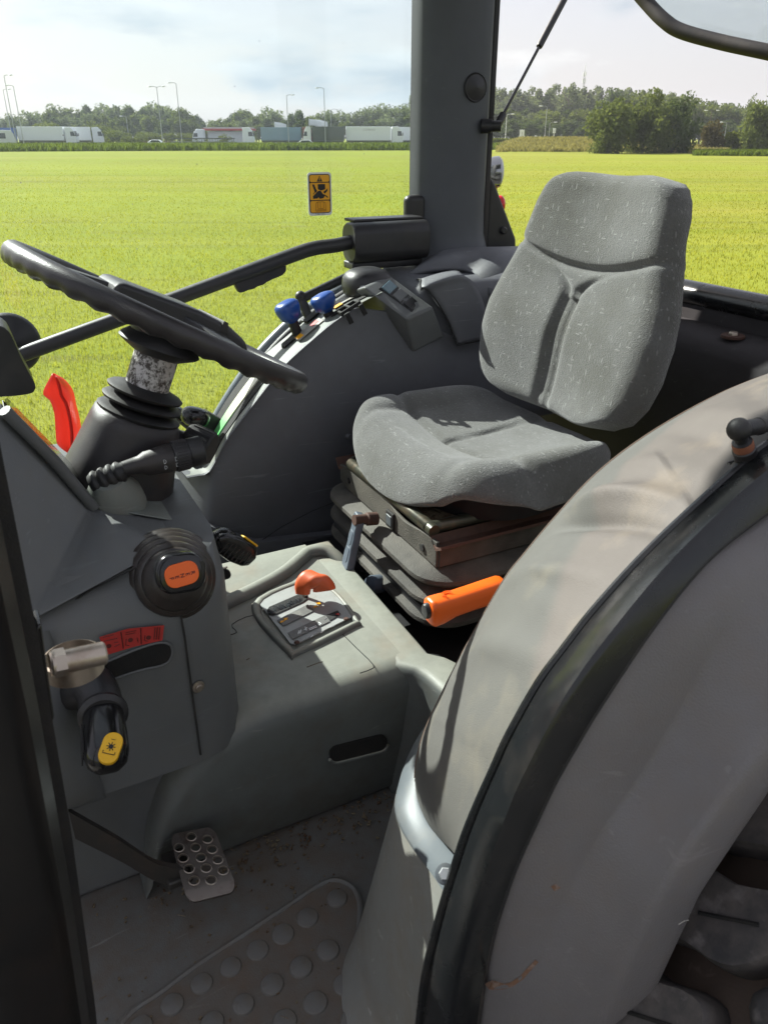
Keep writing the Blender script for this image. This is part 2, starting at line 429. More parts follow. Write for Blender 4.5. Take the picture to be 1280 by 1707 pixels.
def glass():
    t = NT('tinted_glass'); tr = t.n('ShaderNodeBsdfTransparent'); tr.inputs[0].default_value = (.925, .975, .985, 1)
    gl = t.n('ShaderNodeBsdfGlossy'); gl.inputs['Roughness'].default_value = .02; gl.inputs[0].default_value = (1, 1, 1, 1)
    du = t.n('ShaderNodeBsdfDiffuse'); du.inputs[0].default_value = (.6, .62, .6, 1)
    lw = t.n('ShaderNodeLayerWeight'); lw.inputs['Blend'].default_value = .5
    lf = t.math('ADD', t.math('MULTIPLY', t.math('POWER', lw.outputs['Facing'], 5), .7), .018)
    a = t.n('ShaderNodeMixShader'); t.l(lf, a.inputs[0]); t.l(tr.outputs[0], a.inputs[1]); t.l(gl.outputs[0], a.inputs[2])
    sp = t.ramp(t.voro(26, rnd=1), (.035, 1), (.05, 0))
    sp = t.math('MULTIPLY', sp, t.ramp(t.noise(9, 2), (.5, 0), (.56, 1)))
    b = t.n('ShaderNodeMixShader'); t.l(t.math('ADD', t.math('MULTIPLY', sp, .5), t.math('MULTIPLY', t.ramp(t.noise(4, 5), (.3, 0), (.8, 1)), .02)), b.inputs[0])
    t.l(a.outputs[0], b.inputs[1]); t.l(du.outputs[0], b.inputs[2])
    return t.done(b)
M['glass'] = glass()
def dusty_glass():
    t = NT('dusty_glass'); tr = t.n('ShaderNodeBsdfTransparent'); tr.inputs[0].default_value = (.9, .94, .96, 1)
    du = t.n('ShaderNodeBsdfTranslucent'); du.inputs[0].default_value = (.75, .78, .8, 1); gl = t.n('ShaderNodeBsdfGlossy'); gl.inputs['Roughness'].default_value = .08
    a = t.n('ShaderNodeMixShader'); t.l(t.math('ADD', t.math('MULTIPLY', t.noise(5, 5), .12), .06), a.inputs[0]); t.l(tr.outputs[0], a.inputs[1]); t.l(du.outputs[0], a.inputs[2])
    b = t.n('ShaderNodeMixShader'); b.inputs[0].default_value = .08; t.l(a.outputs[0], b.inputs[1]); t.l(gl.outputs[0], b.inputs[2])
    return t.done(b)
M['dustyglass'] = dusty_glass()
def clear():
    t = NT('clear_cover'); tr = t.n('ShaderNodeBsdfTransparent'); tr.inputs[0].default_value = (.75, .76, .74, 1)
    gl = t.n('ShaderNodeBsdfGlossy'); gl.inputs['Roughness'].default_value = .06
    lw = t.n('ShaderNodeLayerWeight'); lw.inputs['Blend'].default_value = .5
    fr = t.math('ADD', t.math('MULTIPLY', t.math('POWER', lw.outputs['Facing'], 5), .8), .05)
    a = t.n('ShaderNodeMixShader'); t.l(fr, a.inputs[0]); t.l(tr.outputs[0], a.inputs[1]); t.l(gl.outputs[0], a.inputs[2])
    return t.done(a)
M['clear'] = clear()
def frit():
    t = NT('dotted_glass_edge'); s = t.n('ShaderNodeSeparateXYZ'); t.l(t.tc.outputs['Object'], s.inputs[0])
    # dots on a staggered 4.6 mm grid, shrinking away from the edge
    P = .0046
    y = t.math('DIVIDE', s.outputs[1], P); z = t.math('DIVIDE', s.outputs[2], P)
    row = t.math('FLOOR', z); sh = t.math('MULTIPLY', t.math('MODULO', row, 2.0), .5)
    fy = t.math('SUBTRACT', t.math('FRACT', t.math('ADD', y, sh)), .5); fz = t.math('SUBTRACT', t.math('FRACT', z), .5)
    d = t.math('SQRT', t.math('ADD', t.math('MULTIPLY', fy, fy), t.math('MULTIPLY', fz, fz)))
    edge = t.math('SUBTRACT', .5, t.math('MULTIPLY', t.math('ADD', s.outputs[1], .2215), 24))
    k = t.math('LESS_THAN', d, edge)
    tr = t.n('ShaderNodeBsdfTransparent'); df = t.bsdf((.012, .012, .012), .5)
    a = t.n('ShaderNodeMixShader'); t.l(k, a.inputs[0]); t.l(tr.outputs[0], a.inputs[1]); t.l(df.outputs[0], a.inputs[2])
    return t.done(a)
M['frit'] = frit()
def leafmat(name, c1, c2, tr=.35, sc=.5):
    t = NT(name); oi = t.n('ShaderNodeObjectInfo'); n = t.noise(sc, 3); n2 = t.noise(sc*6, 2)
    c = t.mix(t.mix(.5, n, n2), c1, c2)
    c = t.mix(t.math('MULTIPLY', oi.outputs['Random'], .45), c, tuple(k*.55 for k in c1))
    d = t.n('ShaderNodeBsdfDiffuse'); t.l(c, d.inputs[0]); q = t.n('ShaderNodeBsdfTranslucent'); t.l(t.mix(.5, c, (c2[0]*1.3, c2[1]*1.2, c2[2]*.7)), q.inputs[0])
    a = t.n('ShaderNodeMixShader'); a.inputs[0].default_value = tr; t.l(d.outputs[0], a.inputs[1]); t.l(q.outputs[0], a.inputs[2])
    return t.done(a)
M['leaf'] = leafmat('tree_leaves', (.06, .09, .03), (.14, .175, .05), .45)
M['leafpale'] = leafmat('poplar_leaves', (.09, .12, .065), (.17, .21, .115), .45)
M['leafbush'] = leafmat('bush_leaves', (.06, .085, .02), (.15, .18, .03), .35)
M['leafdark'] = leafmat('dark_leaves', (.045, .075, .035), (.1, .135, .05), .4)
M['leafbrown'] = leafmat('browning_leaves', (.06, .06, .025), (.12, .1, .035), .3)
M['bark'] = paint('bark', (.07, .055, .04), .9, 0, .4)
def grassground():
    t = NT('turf')
    def dot(v, k):
        x = t.n('ShaderNodeVectorMath', operation='DOT_PRODUCT'); t.l(t.tc.outputs['Object'], x.inputs[0]); x.inputs[1].default_value = v*k; return x.outputs['Value']
    def along(k1, k2):      # mowing runs across the view
        x = t.n('ShaderNodeCombineXYZ'); t.l(dot(_V, k1), x.inputs[0]); t.l(dot(RT, k2), x.inputs[1]); return x.outputs[0]
    rows = t.noise(.35, 4, .6, coord=along(1, .06)); big = t.noise(.05, 4); fine = t.noise(9, 6, .7); mid = t.noise(1.0, 5, .6, coord=along(1.6, .25))
    c = t.mix(t.ramp(fine, (.3, 0), (.7, 1)), (.112, .14, .013), (.2, .23, .026))
    c = t.mix(t.ramp(rows, (.35, 0), (.65, .75)), c, (.235, .235, .04))
    c = t.mix(t.math('MULTIPLY', t.ramp(mid, (.54, 0), (.68, 1)), .55), c, (.14, .13, .035))
    trk = t.noise(.55, 2, .5, coord=along(1, .012))
    c = t.mix(t.math('MULTIPLY', t.ramp(trk, (.58, 0), (.62, 1)), .35), c, (.1, .11, .03))
    c = t.mix(t.math('MULTIPLY', t.ramp(big, (.45, 0), (.6, 1)), .3), c, (.2, .26, .02))
    return t.done(t.bsdf(c, .95, 0, t.bump(fine, .5, .03), .08))
M['turf'] = grassground()
M['blade'] = leafmat('grass_blades', (.18, .225, .024), (.33, .345, .055), .6, .9)
M['verge'] = leafmat('verge_grass', (.06, .1, .015), (.13, .18, .025), .4, .3)
M['drygrass'] = leafmat('dry_grass', (.19, .19, .06), (.3, .28, .1), .3, .3)
M['asphalt'] = plastic('asphalt', (.06, .06, .06), .85, .4, (.1, .095, .09), 60, .3)

# ================================================================ SETTING: field, verge, road
def arc_sheet(name, r0, r1, z, mat, a0=-180, a1=180, n=72, hump=None):
    mb = MB()
    c = Vector((CAM.x, CAM.y, 0))
    def f(i, j):
        a = R(lerp(a0, a1, i)); r = lerp(r0, r1, j); p = c+Vector((math.cos(a)*r, math.sin(a)*r, z))
        if hump: p.z += hump(i, j)
        return p
    mb.grid(f, n, 2 if not hump else 9)
    return mb.build(name, mat)
mb = MB(); mb.lathe([(.01, 0), (30, 0), (160, 0), (600, 0), (900, 0)], (0, 0, 0), (0, 0, 1), 48, caps=False)
tag(mb.build('field', M['turf']), 'wide flat bright green mown field', kind='structure')
rng = np.random.default_rng(5)
def blades(name, n, r0, r1, h, w, mat, a0=-62, a1=8, label=None, power=2.0, cz=0.0, zf=None, kind='stuff', rr=None):
    """n upright grass blades (bent strips of two triangles) between two distances; angles are world azimuths"""
    u = rng.random(n); r = (r0**power + u*(r1**power-r0**power))**(1/power) if rr is None else rr; a = np.radians(a0+rng.random(n)*(a1-a0))
    x = CAM.x+np.cos(a)*r; y = CAM.y+np.sin(a)*r
    z = np.zeros(n)+cz if zf is None else zf(x, y)
    th = rng.random(n)*2*np.pi; hh = h*(.55+.8*rng.random(n)); ww = w*(.6+.8*rng.random(n))
    lx, ly = rng.normal(0, .33, n)*hh, rng.normal(0, .33, n)*hh
    dx, dy = np.cos(th)*ww/2, np.sin(th)*ww/2
    V = np.empty((n, 5, 3), np.float32)
    V[:, 0] = np.stack([x-dx, y-dy, z-.01], 1); V[:, 1] = np.stack([x+dx, y+dy, z-.01], 1)
    V[:, 2] = np.stack([x+dx*.7+lx*.4, y+dy*.7+ly*.4, z+hh*.6], 1); V[:, 3] = np.stack([x-dx*.7+lx*.4, y-dy*.7+ly*.4, z+hh*.6], 1)
    V[:, 4] = np.stack([x+lx, y+ly, z+hh], 1)
    me = bpy.data.meshes.new(name); me.vertices.add(n*5); me.vertices.foreach_set('co', V.ravel())
    I = np.arange(n)*5
    loops = np.stack([I, I+1, I+2, I+3, I+3, I+2, I+4], 1).ravel()
    me.loops.add(n*7); me.loops.foreach_set('vertex_index', loops.astype(np.int32))
    me.polygons.add(n*2); st = np.stack([np.arange(n)*7, np.arange(n)*7+4], 1).ravel()
    me.polygons.foreach_set('loop_start', st.astype(np.int32))
    me.update(calc_edges=True); me.materials.append(mat)
    o = bpy.data.objects.new(name, me); COL.objects.link(o)
    return tag(o, label, kind=kind)
def field_grass(n=250000):
    r = 3.9*(95/3.9)**(rng.random(n)**1.1)
    blades('field_grass', n, 0, 0, .05*np.clip(1-r/110, .2, 1), .00062*r+.0015, M['blade'], label='short bright green grass growing over the field', rr=r)
field_grass()
# rough grass verge along the lorry park, and a dry bank on the right
blades('verge_grass', 26000, 140, 160, .95, .32, M['verge'], -37, 4, 'strip of tall dark green grass along the lorry park', 1.2)
def bank(x, y):
    r = np.hypot(x-CAM.x, y-CAM.y); a = np.degrees(np.arctan2(y-CAM.y, x-CAM.x))
    return 1.5*np.exp(-((r-150)/14)**2)*np.clip((a+48)/5, 0, 1)*np.clip((-34-a)/2, 0, 1)
def hump(i, j):
    a = lerp(-50, -33, i); r = lerp(118, 182, j)
    return 1.5*math.exp(-((r-150)/14)**2)*min(1, max(0, (a+48)/5))*min(1, max(0, (-34-a)/2))-.03
tag(arc_sheet('bank', 118, 182, 0, M['turf'], -50, -33, 40, hump), 'low grassy bank at the end of the field', kind='structure')
blades('dry_grass', 15000, 126, 160, .55, .3, M['drygrass'], -49, -34.5, 'pale dry grass on the low bank', 1.2, zf=bank)
blades('rough_grass', 9000, 108, 124, .5, .3, M['verge'], -62, -47, 'rough grass under the round bushes', 1.2)
# unseen dark ground added under the tractor to cut green bounce
mb = MB(); mb.poly([Vector((-16, -40, .02)), Vector((1.1, -40, .02)), Vector((1.1, 40, .02)), Vector((-16, 40, .02))])
tag(mb.build('dark_bounce_ground', M['asphalt']), 'unseen dark ground added beside the field to cut green bounce onto the tractor', kind='structure')
mb = MB(); mb.poly([gp(-700, 158, .02), gp(760, 158, .02), gp(760, 215, .02), gp(-700, 215, .02)])
tag(mb.build('lorry_park', M['asphalt']), 'grey tarmac of the lorry park', kind='structure')

# ================================================================ TREES
def crown_mesh(name, seed, n, rad, leaf, mat, clumps=26, flat=.5, lo=-.9):
    """leaf-sized faces gathered in clumps through an ellipsoid (unit height 1 from z 0 to 1 once scaled)"""
    g = np.random.default_rng(seed)
    c = g.normal(0, 1, (clumps, 3)); c /= np.linalg.norm(c, axis=1)[:, None]
    c *= (g.random(clumps)**.45)[:, None]*.8
    c[:, 2] = np.clip(c[:, 2], lo, 1)
    cr = .2+.22*g.random(clumps)
    k = g.integers(0, clumps, n)
    d = g.normal(0, 1, (n, 3)); d /= np.linalg.norm(d, axis=1)[:, None]
    P = c[k]+d*(cr[k]*(g.random(n)**.4))[:, None]
    P = P*np.array(rad)[None]
    a = g.normal(0, 1, (n, 3)); a /= np.linalg.norm(a, axis=1)[:, None]
    b = np.cross(a, g.normal(0, 1, (n, 3))); b /= np.linalg.norm(b, axis=1)[:, None]
    s = leaf*(.6+.8*g.random(n))[:, None]
    V = np.stack([P-a*s, P+b*s*.7, P+a*s, P-b*s*.7], 1).astype(np.float32)
    me = bpy.data.meshes.new(name); me.vertices.add(n*4); me.vertices.foreach_set('co', V.ravel())
    me.loops.add(n*4); me.loops.foreach_set('vertex_index', np.arange(n*4, dtype=np.int32))
    me.polygons.add(n); me.polygons.foreach_set('loop_start', np.arange(0, n*4, 4, dtype=np.int32))
    me.update(calc_edges=True); me.materials.append(mat)
    return me
def trunk_mesh(h, r):
    mb = MB(); g = random.Random(int(h*100))
    mb.tube([(0, 0, 0), (.05*h*.1, 0, h*.3), (0, .03*h*.2, h*.6), (.02, 0, h*.9)], [r, r*.8, r*.55, r*.2], 7)
    for k in range(5):
        a = k*2.4+g.random(); z = h*(.35+.1*k)
        mb.tube([(0, 0, z), (math.cos(a)*h*.12, math.sin(a)*h*.12, z+h*.13), (math.cos(a)*h*.22, math.sin(a)*h*.22, z+h*.2)], [r*.45, r*.3, r*.1], 5)
    return mb
def tree_proto(name, label, cat, group, seed, h, w, n, leaf, mat, cw=None, base=.12, clumps=26, trunk=True):
    t = thing(name, label, cat, (0, 0, 0), group)
    me = crown_mesh('crown', seed, n, (w/2, w/2, h*(1-base)/2*1.02), leaf, mat, clumps)
    o = bpy.data.objects.new('crown', me); COL.objects.link(o); o.parent = t; o.location = (0, 0, h*base+h*(1-base)/2)
    if trunk: trunk_mesh(h*.9, h*.022).build('trunk', M['bark'], t)
    return t
def scatter(protos, spots, label=None, group=None):
    used = set()
    for (p, x, y, s, sz) in spots:
        rz = (x*12.9898+y*78.233) % 6.28
        if p not in used:
            o = protos[p]; used.add(p); o.location = (x, y, 0); o.rotation_euler.z = rz; o.scale = (s, s, sz)
        else: o = dup(protos[p], (x, y, 0), rz, (s, s, sz))
        if label: o['label'] = label
rnd = random.Random(11)
# trees behind the lorry park (left): heights read from the photograph's skyline
G = 'trees behind the lorry park'
L1, L2 = 'dark green leafy tree in the belt behind the parked lorries', 'paler green leafy tree in the belt behind the parked lorries'
tp = [tree_proto('leafy_tree', L1, 'tree', G, 31, 11, 8.5, 2300, .3, M['leaf'], clumps=22),
      tree_proto('leafy_tree', L1, 'tree', G, 32, 11, 8.0, 2300, .3, M['leafdark'], clumps=20),
      tree_proto('leafy_tree', L2, 'tree', G, 33, 11, 9.0, 2300, .3, M['leafpale'], clumps=24),
      tree_proto('leafy_tree', L1, 'tree', G, 34, 11, 7.0, 2300, .28, M['leaf'], clumps=18)]
sky_l = [(-60, 186), (0, 188), (45, 188), (70, 180), (110, 172), (140, 178), (160, 170), (190, 168), (230, 172), (262, 170), (300, 173), (330, 182), (350, 196), (375, 186), (405, 174), (425, 186),
         (450, 176), (472, 186), (500, 180), (525, 186), (560, 180), (590, 183), (610, 178), (640, 172), (670, 174), (700, 172), (740, 172)]
def top_at(u, tab):
    for (a, p), (b, q) in zip(tab, tab[1:]):
        if a <= u <= b: return lerp(p, q, (u-a)/(b-a))
    return tab[-1][1]
spots = []
u = -60
while u < 740:
    d = rnd.uniform(225, 262); tv = top_at(u, sky_l)+rnd.uniform(-3, 6)
    h = 2.05+(227.7-tv)*d/1428
    p = gp(u, d); pal = .7 if (u < 110 or u > 520) else .12
    k = 2 if rnd.random() < pal else rnd.choice((0, 1, 1, 3))
    spots.append((k, p.x, p.y, (h/11)*rnd.uniform(.85, 1.15), h/11)); u += rnd.uniform(10, 19)
u = -60
while u < 740:      # a lower row in front closes the gaps
    d = rnd.uniform(205, 222); h = 2.05+(227.7-top_at(u, sky_l)-10-rnd.uniform(0, 12))*d/1428
    if h > 3:
        p = gp(u, d); spots.append((rnd.choice((0, 1, 2, 3)), p.x, p.y, h/11*1.2, h/11))
    u += rnd.uniform(16, 28)
scatter(tp, spots)
# rounded bushes in the lorry park
G = 'bushes in the lorry park'
bp = [tree_proto('shrub', 'round yellow-green bush between the parked lorries', 'bush', G, 41, 4, 5.5, 1500, .17, M['leafbush'], base=0, clumps=18, trunk=False),
      tree_proto('shrub', 'round yellow-green bush between the parked lorries', 'bush', G, 42, 4, 6.5, 1500, .17, M['leafbush'], base=0, clumps=20, trunk=False)]
spots = []
for u, tv, d in ((192, 211, 178), (206, 216, 176), (178, 212, 182), (246, 214, 178), (258, 219, 175), (238, 220, 176), (284, 217, 180), (310, 216, 182), (322, 219, 178), (168, 200, 195), (88, 196, 196), (145, 202, 198), (75, 200, 200), (190, 203, 196), (375, 222, 178), (225, 226, 174), (213, 223, 173), (128, 204, 195), (330, 222, 176)):
    h = 2.05+(227.7-tv)*d/1428; p = gp(u, d); spots.append((rnd.choice((0, 1)), p.x, p.y, h/4, h/4))
scatter(bp, spots)
# right: pale poplars far behind, mixed wood, and near bushes
G = 'poplars far behind the field'
pp = [tree_proto('poplar_tree', 'tall pale grey-green poplar in the far row', 'tree', G, 51, 18, 9.5, 3000, .33, M['leafpale'], clumps=22),
      tree_proto('poplar_tree', 'tall pale grey-green poplar in the far row', 'tree', G, 52, 18, 10.5, 3000, .33, M['leafpale'], clumps=24)]
sky_r = [(690, 150), (830, 146), (850, 142), (900, 143), (930, 138), (965, 140), (1000, 144), (1040, 148), (1090, 150), (1130, 155), (1180, 168), (1230, 172), (1300, 168), (1400, 168)]
spots = []
u = 690
while u < 1130:
    d = rnd.uniform(255, 285); h = 2.05+(227.7-top_at(u, sky_r)+rnd.uniform(-2, 2))*d/1428; p = gp(u, d)
    spots.append((rnd.choice((0, 1)), p.x, p.y, h/18*rnd.uniform(.9, 1.15), h/18)); u += rnd.uniform(8, 14)
scatter(pp, spots)
G = 'mixed wood behind the field'
wp = [tree_proto('woodland_tree', 'mid green woodland tree below the far poplars', 'tree', G, 61, 11, 9, 2200, .3, M['leaf'], clumps=22),
      tree_proto('woodland_tree', 'mid green woodland tree below the far poplars', 'tree', G, 62, 11, 8, 2200, .3, M['leafdark'], clumps=22),
      tree_proto('woodland_tree', 'pale woodland tree below the far poplars', 'tree', G, 63, 11, 9, 2200, .3, M['leafpale'], clumps=22)]
spots = []
u = 690
while u < 1420:
    d = rnd.uniform(215, 245); tv = (178 if u < 1010 else top_at(u, sky_r)+2)+rnd.uniform(-5, 8)
    h = 2.05+(227.7-tv)*d/1428; p = gp(u, d)
    spots.append((rnd.choice((0, 0, 1, 2)), p.x, p.y, h/11*1.1, h/11)); u += rnd.uniform(9, 16)
u = 690
while u < 1420:
    d = rnd.uniform(196, 212); tv = rnd.uniform(193, 205); h = 2.05+(227.7-tv)*d/1428; p = gp(u, d)
    spots.append((1, p.x, p.y, h/11*1.35, h/11)); u += rnd.uniform(11, 17)
scatter(wp, spots)
def bush(label, u, d, tv, wpx, seed, mat, n=5200, clumps=40, leaf=.2, cat='tree', name='bushy_tree', bv=None):
    p = gp(u, d); h = 2.05+(227.7-tv)*d/1428; w = wpx*d/F
    t = tree_proto(name, label, cat, None, seed, h, w, n, leaf, mat, base=.0, clumps=clumps, trunk=True)
    cr = [c for c in t.children if c.name.startswith('crown')][0]; cr.scale.z = 1.22; cr.location.z = h*.40
    t.location = (p.x, p.y, 0); return t
bush('round leafy tree with a sunlit olive side at the near end of the bush group', 1012, 104, 158, 92, 71, M['leaf'], 8000, 60, .17)
bush('broad dark green leafy tree in the middle of the bush group', 1070, 106, 152, 100, 72, M['leaf'], 8000, 60, .17)
bush('dark green leafy tree at the shaded end of the bush group', 1118, 108, 152, 82, 73, M['leafdark'], 7000, 50, .17)
bush('small browning tree standing between the bush group and the big dark tree', 1182, 118, 196, 52, 74, M['leafbrown'], 2600, 26, .17)
bush('small round pale green bush beside the browning tree', 1220, 118, 215, 34, 75, M['leafbush'], 1700, 18, .15, 'bush', 'shrub')
bush('big dark leafy tree at the far end of the field', 1262, 116, 160, 80, 76, M['leaf'], 6500, 46, .18)
bush('dark leafy tree beyond the big dark tree', 1330, 118, 158, 90, 77, M['leafdark'], 4500, 40, .2)
bush('pale feathery tree standing above the far wood', 1245, 190, 158, 38, 78, M['leafpale'], 900, 18, .22)
# clipped hedge
mb = MB(); g = np.random.default_rng(3)
a, b = gp(760, 150), gp(856, 146)
def hedge():
    t = thing('clipped_hedge', 'low clipped yellow-green hedge at the end of the field beside the pillar', 'hedge', tuple((a+b)/2))
    m = MB(); ax = (b-a).normalized(); nx = Vector((-ax.y, ax.x, 0)); n = 7000; L = (b-a).length
    m.box((a+b)/2+Vector((0, 0, .7)), (1, 1, 1), Matrix((ax*L*.96, nx*1.6, Vector((0, 0, 1.35)))).transposed())
    core = m.build('hedge_core', M['leafdark'], t, flat=True)
    m = MB()
    for i in range(n):
        p = a+ax*(g.random()*L)+nx*((g.random()-.5)*2.0)+Vector((0, 0, .1+g.random()*1.65)); q = Vector(g.normal(0, 1, 3)).normalized(); r = q.cross(Vector(g.normal(0, 1, 3))).normalized()
        s = .13; m.poly([p-q*s, p+r*s, p+q*s, p-r*s])
    m.build('leaves', M['leafbush'], t, flat=True)['kind'] = 'stuff'
hedge()
MB.LOCAL = True
# ================================================================ LORRIES AND ROADSIDE
HEAD = math.atan2(RT.y, RT.x)          # heading of a vehicle driving towards the right of the view
def wheel_mb(mb, x, y, r, w):
    mb.lathe([(r*.3, -w/2), (r, -w/2), (r, w/2), (r*.3, w/2)], (x, y, r), (0, 1, 0), 14); return mb
def cab_parts(t, mat, x0, L, H, W=2.5, z0=.9, fair=.5, dark=False):
    """tractor unit cab: nose towards +x"""
    y = W/2
    side = [(x0, z0), (x0+L*.98, z0), (x0+L, z0+.5), (x0+L*.96, z0+H*.5), (x0+L*.82, z0+H*.93), (x0+L*.55, z0+H+fair), (x0, z0+H+fair*.8)]
    MB().prism([(a, -y, b) for a, b in side], (0, W, 0)).build('cab', mat, t, bevel=.08)
    ws = MB(); a, b = side[3], side[4]
    q0 = Vector((lerp(side[3][0], side[2][0], .1)+.03, 0, z0+H*.47)); q1 = Vector((b[0]+.05, 0, b[1]-.12))
    ws.prism([q0+Vector((0, -y*.9, 0)), q0+Vector((0, y*.9, 0)), q1+Vector((0, y*.86, 0)), q1+Vector((0, -y*.86, 0))], (-.08, 0, .02))
    ws.build('windscreen', M['truckglass'], t, flat=True)
    for s in (-1, 1):
        w = MB(); x1 = x0+L*.5; x2 = x0+L*.86
        w.prism([(x1, s*(y+.01), z0+H*.5), (x2+.12, s*(y+.01), z0+H*.5), (x2-.1, s*(y+.01), z0+H*.84), (x1, s*(y+.01), z0+H*.84)], (0, -s*.04, 0))
        w.build('side_window', M['truckglass'], t, flat=True)
        MB().box((x0+L*.97, s*(y+.14), z0+H*.62), (.12, .22, .55)).build('mirror', M['black'], t, bevel=.03)
    MB().box((x0+L+.0, 0, z0-.15), (.25, W*.98, .5)).build('bumper', M['greytrim'], t, bevel=.05)
def lorry(name, label, u, d, trailer, cabm, tl=10.5, ch=2.5, trh=2.75, flip=False, yaw=0.0, curtain=None, nocab=False, cl=2.3, z=0, cat='lorry', back=None):
    p = gp(u, d, z); t = thing(name, label, cat, tuple(p)); t.rotation_euler.z = 0
    if trailer is not None:
        mb = MB().box((-tl/2, 0, 1.2+trh/2), (tl, 2.5, trh)); mb.build('trailer_body', trailer, t, bevel=.05)
        MB().box((-tl/2, 0, 1.08), (tl*.97, 2.2, .22)).build('trailer_chassis', M['black'], t)
        MB().box((-tl*.42, 1.12, .72), (tl*.38, .06, .55)).build('side_guard', M['greytrim'], t)
        MB().box((-tl*.42, -1.12, .72), (tl*.38, .06, .55)).build('side_guard', M['greytrim'], t)
        for y in (-1.0, 1.0):
            for x in (-tl+1.2, -tl+2.5, -tl+3.8): wheel_mb(MB(), x, y, .5, .32).build('wheel', M['tyre'], t)
            MB().box((-tl/2, y*1.262, 1.3), (tl*.99, .02, .12)).build('rail', M['greytrim'], t)
        if back: MB().box((-tl-.02, 0, 1.2+trh/2), (.04, 2.3, trh*.9)).build('rear_door', back, t)
    if not nocab:
        cab_parts(t, cabm, .35, cl, ch)
        for y in (-1.05, 1.05):
            for x in (.55-1.6, 1.75): wheel_mb(MB(), x, y, .5, .32).build('wheel', M['tyre'], t)
        MB().box((-.6, 0, .8), (3.4, 1.0, .25)).build('chassis', M['black'], t)
    t.rotation_euler.z = HEAD+yaw+(math.pi if flip else 0)
    return t
def tg():
    t = NT('vehicle_glass'); return t.done(t.bsdf((.02, .028, .035), .08, 0, None, .6))
M['truckglass'] = tg()
M['trblue'] = paint('grey_blue_curtain', (.16, .25, .32), .5, 0, .1, ds=1)
M['trbrown'] = paint('red_brown_cab', (.17, .05, .035), .4, 0, .2, ds=2)
M['trdark'] = paint('dark_green_curtain', (.05, .065, .05), .5, 0, .3, (.12, .12, .1), ds=1)
M['cabblue'] = paint('bright_blue_cab', (.02, .09, .3), .3, 0, .1)
M['pale'] = paint('pale_grey_white', (.58, .6, .6), .45, 0, .2, (.4, .4, .4), ds=1)
M['galv'] = paint('galvanised_steel', (.36, .37, .38), .5, .5, .2, ds=8)
# left end of the park: blue tractor unit, pale coach, two white semitrailers
lorry('lorry', 'bright blue lorry with a blue-topped trailer behind the pale coach', 32, 172, M['cabblue'], M['cabblue'], 9, 2.3, yaw=.35, trh=2.6)
def coach():
    p = gp(14, 160); t = thing('coach', 'pale grey coach with dark windows at the end of the lorry row', 'coach', tuple(p))
    side = [(-8, .4), (1.6, .4), (1.75, 1.0), (1.45, 2.6), (1.05, 3.25), (-8, 3.25)]
    MB().prism([(a, -1.25, b) for a, b in side], (0, 2.5, 0)).build('body', M['pale'], t, bevel=.1)
    for s in (-1, 1):
        for k in range(5):
            MB().box((-7+k*1.55, s*1.26, 2.2), (1.4, .03, 1.0)).build('side_window', M['truckglass'], t)
        for x in (.3, -5.5): wheel_mb(MB(), x, s*1.1, .5, .32).build('wheel', M['tyre'], t)
    MB().prism([(1.72, -1.1, 1.25), (1.72, 1.1, 1.25), (1.45, 1.05, 2.75), (1.45, -1.05, 2.75)], (.05, 0, 0)).build('windscreen', M['truckglass'], t, flat=True)
    t.rotation_euler.z = HEAD+.45
coach()
lorry('lorry', 'white box semitrailer with white cab standing nearest the blue lorry', 112, 164, M['white'], M['white'], 9.2, 2.5, yaw=.12, trh=2.75, cl=2.2)
lorry('lorry', 'white semitrailer with white cab and dark windscreen beside the round bushes', 155, 170, M['white'], M['white'], 8, 2.55, yaw=.3, trh=2.75)
lorry('tractor_unit', 'white lorry cab alone behind the grey car transporter', 345, 176, None, M['white'], ch=2.2, flip=True, cl=2.5)
def flatbed():
    p = gp(340, 163); t = thing('flatbed_trailer', 'long low dark grey flatbed trailer with stake sides', 'trailer', tuple(p))
    MB().box((0, 0, 1.0), (13, 2.4, .25)).build('deck', M['greytrim'], t)
    for k in range(12):
        for s in (-1, 1): MB().box((-6.2+k*1.13, s*1.18, 1.4), (.08, .06, .75)).build('stake', M['trdark'], t)
    for s in (-1, 1): MB().box((0, s*1.2, 1.68), (13, .05, .22)).build('side_rail', M['trdark'], t)
    for x in (-4.6, -3.4, 3.2, 4.4):
        for s in (-1, 1): wheel_mb(MB(), x, s*1.0, .48, .3).build('wheel', M['tyre'], t)
    t.rotation_euler.z = HEAD
flatbed()
def redflat():
    p = gp(268, 172); t = thing('low_loader', 'rust red low loader trailer behind the white car', 'trailer', tuple(p))
    MB().box((0, 0, .95), (7, 2.4, .3)).build('deck', M['rust'], t)
    for k in range(4): MB().box((-2.6+k*1.7, 1.1, 1.35), (.12, .1, .7)).build('stake', M['rust'], t)
    for x in (-2.2, 2.0): wheel_mb(MB(), x, 1.0, .45, .3).build('wheel', M['tyre'], t)
    t.rotation_euler.z = HEAD
redflat()
lorry('tractor_unit', 'white lorry cab with a tall roof fairing in front of the filling station', 404, 164, None, M['white'], ch=2.45, cl=2.4, yaw=.1)
lorry('lorry', 'grey-blue curtain semitrailer with red-brown cab', 503, 163, M['trblue'], M['trbrown'], 8.3, 2.5, yaw=.05, trh=2.6)
lorry('lorry', 'dark green curtain semitrailer with pale front', 522, 160, M['trdark'], M['pale'], 6.4, 2.5, yaw=math.pi+.1, trh=2.7, cl=1.6)
tr = lorry('lorry', 'long white semitrailer with small grey lettering beside the window edge', 650, 162, M['white'], M['white'], 9.2, 2.6, yaw=.06, trh=2.75)
lorry('lorry', 'white lorry at the end of the row beside the cab pillar', 705, 168, M['white'], M['white'], 8.0, 2.5, yaw=.03, trh=2.7)
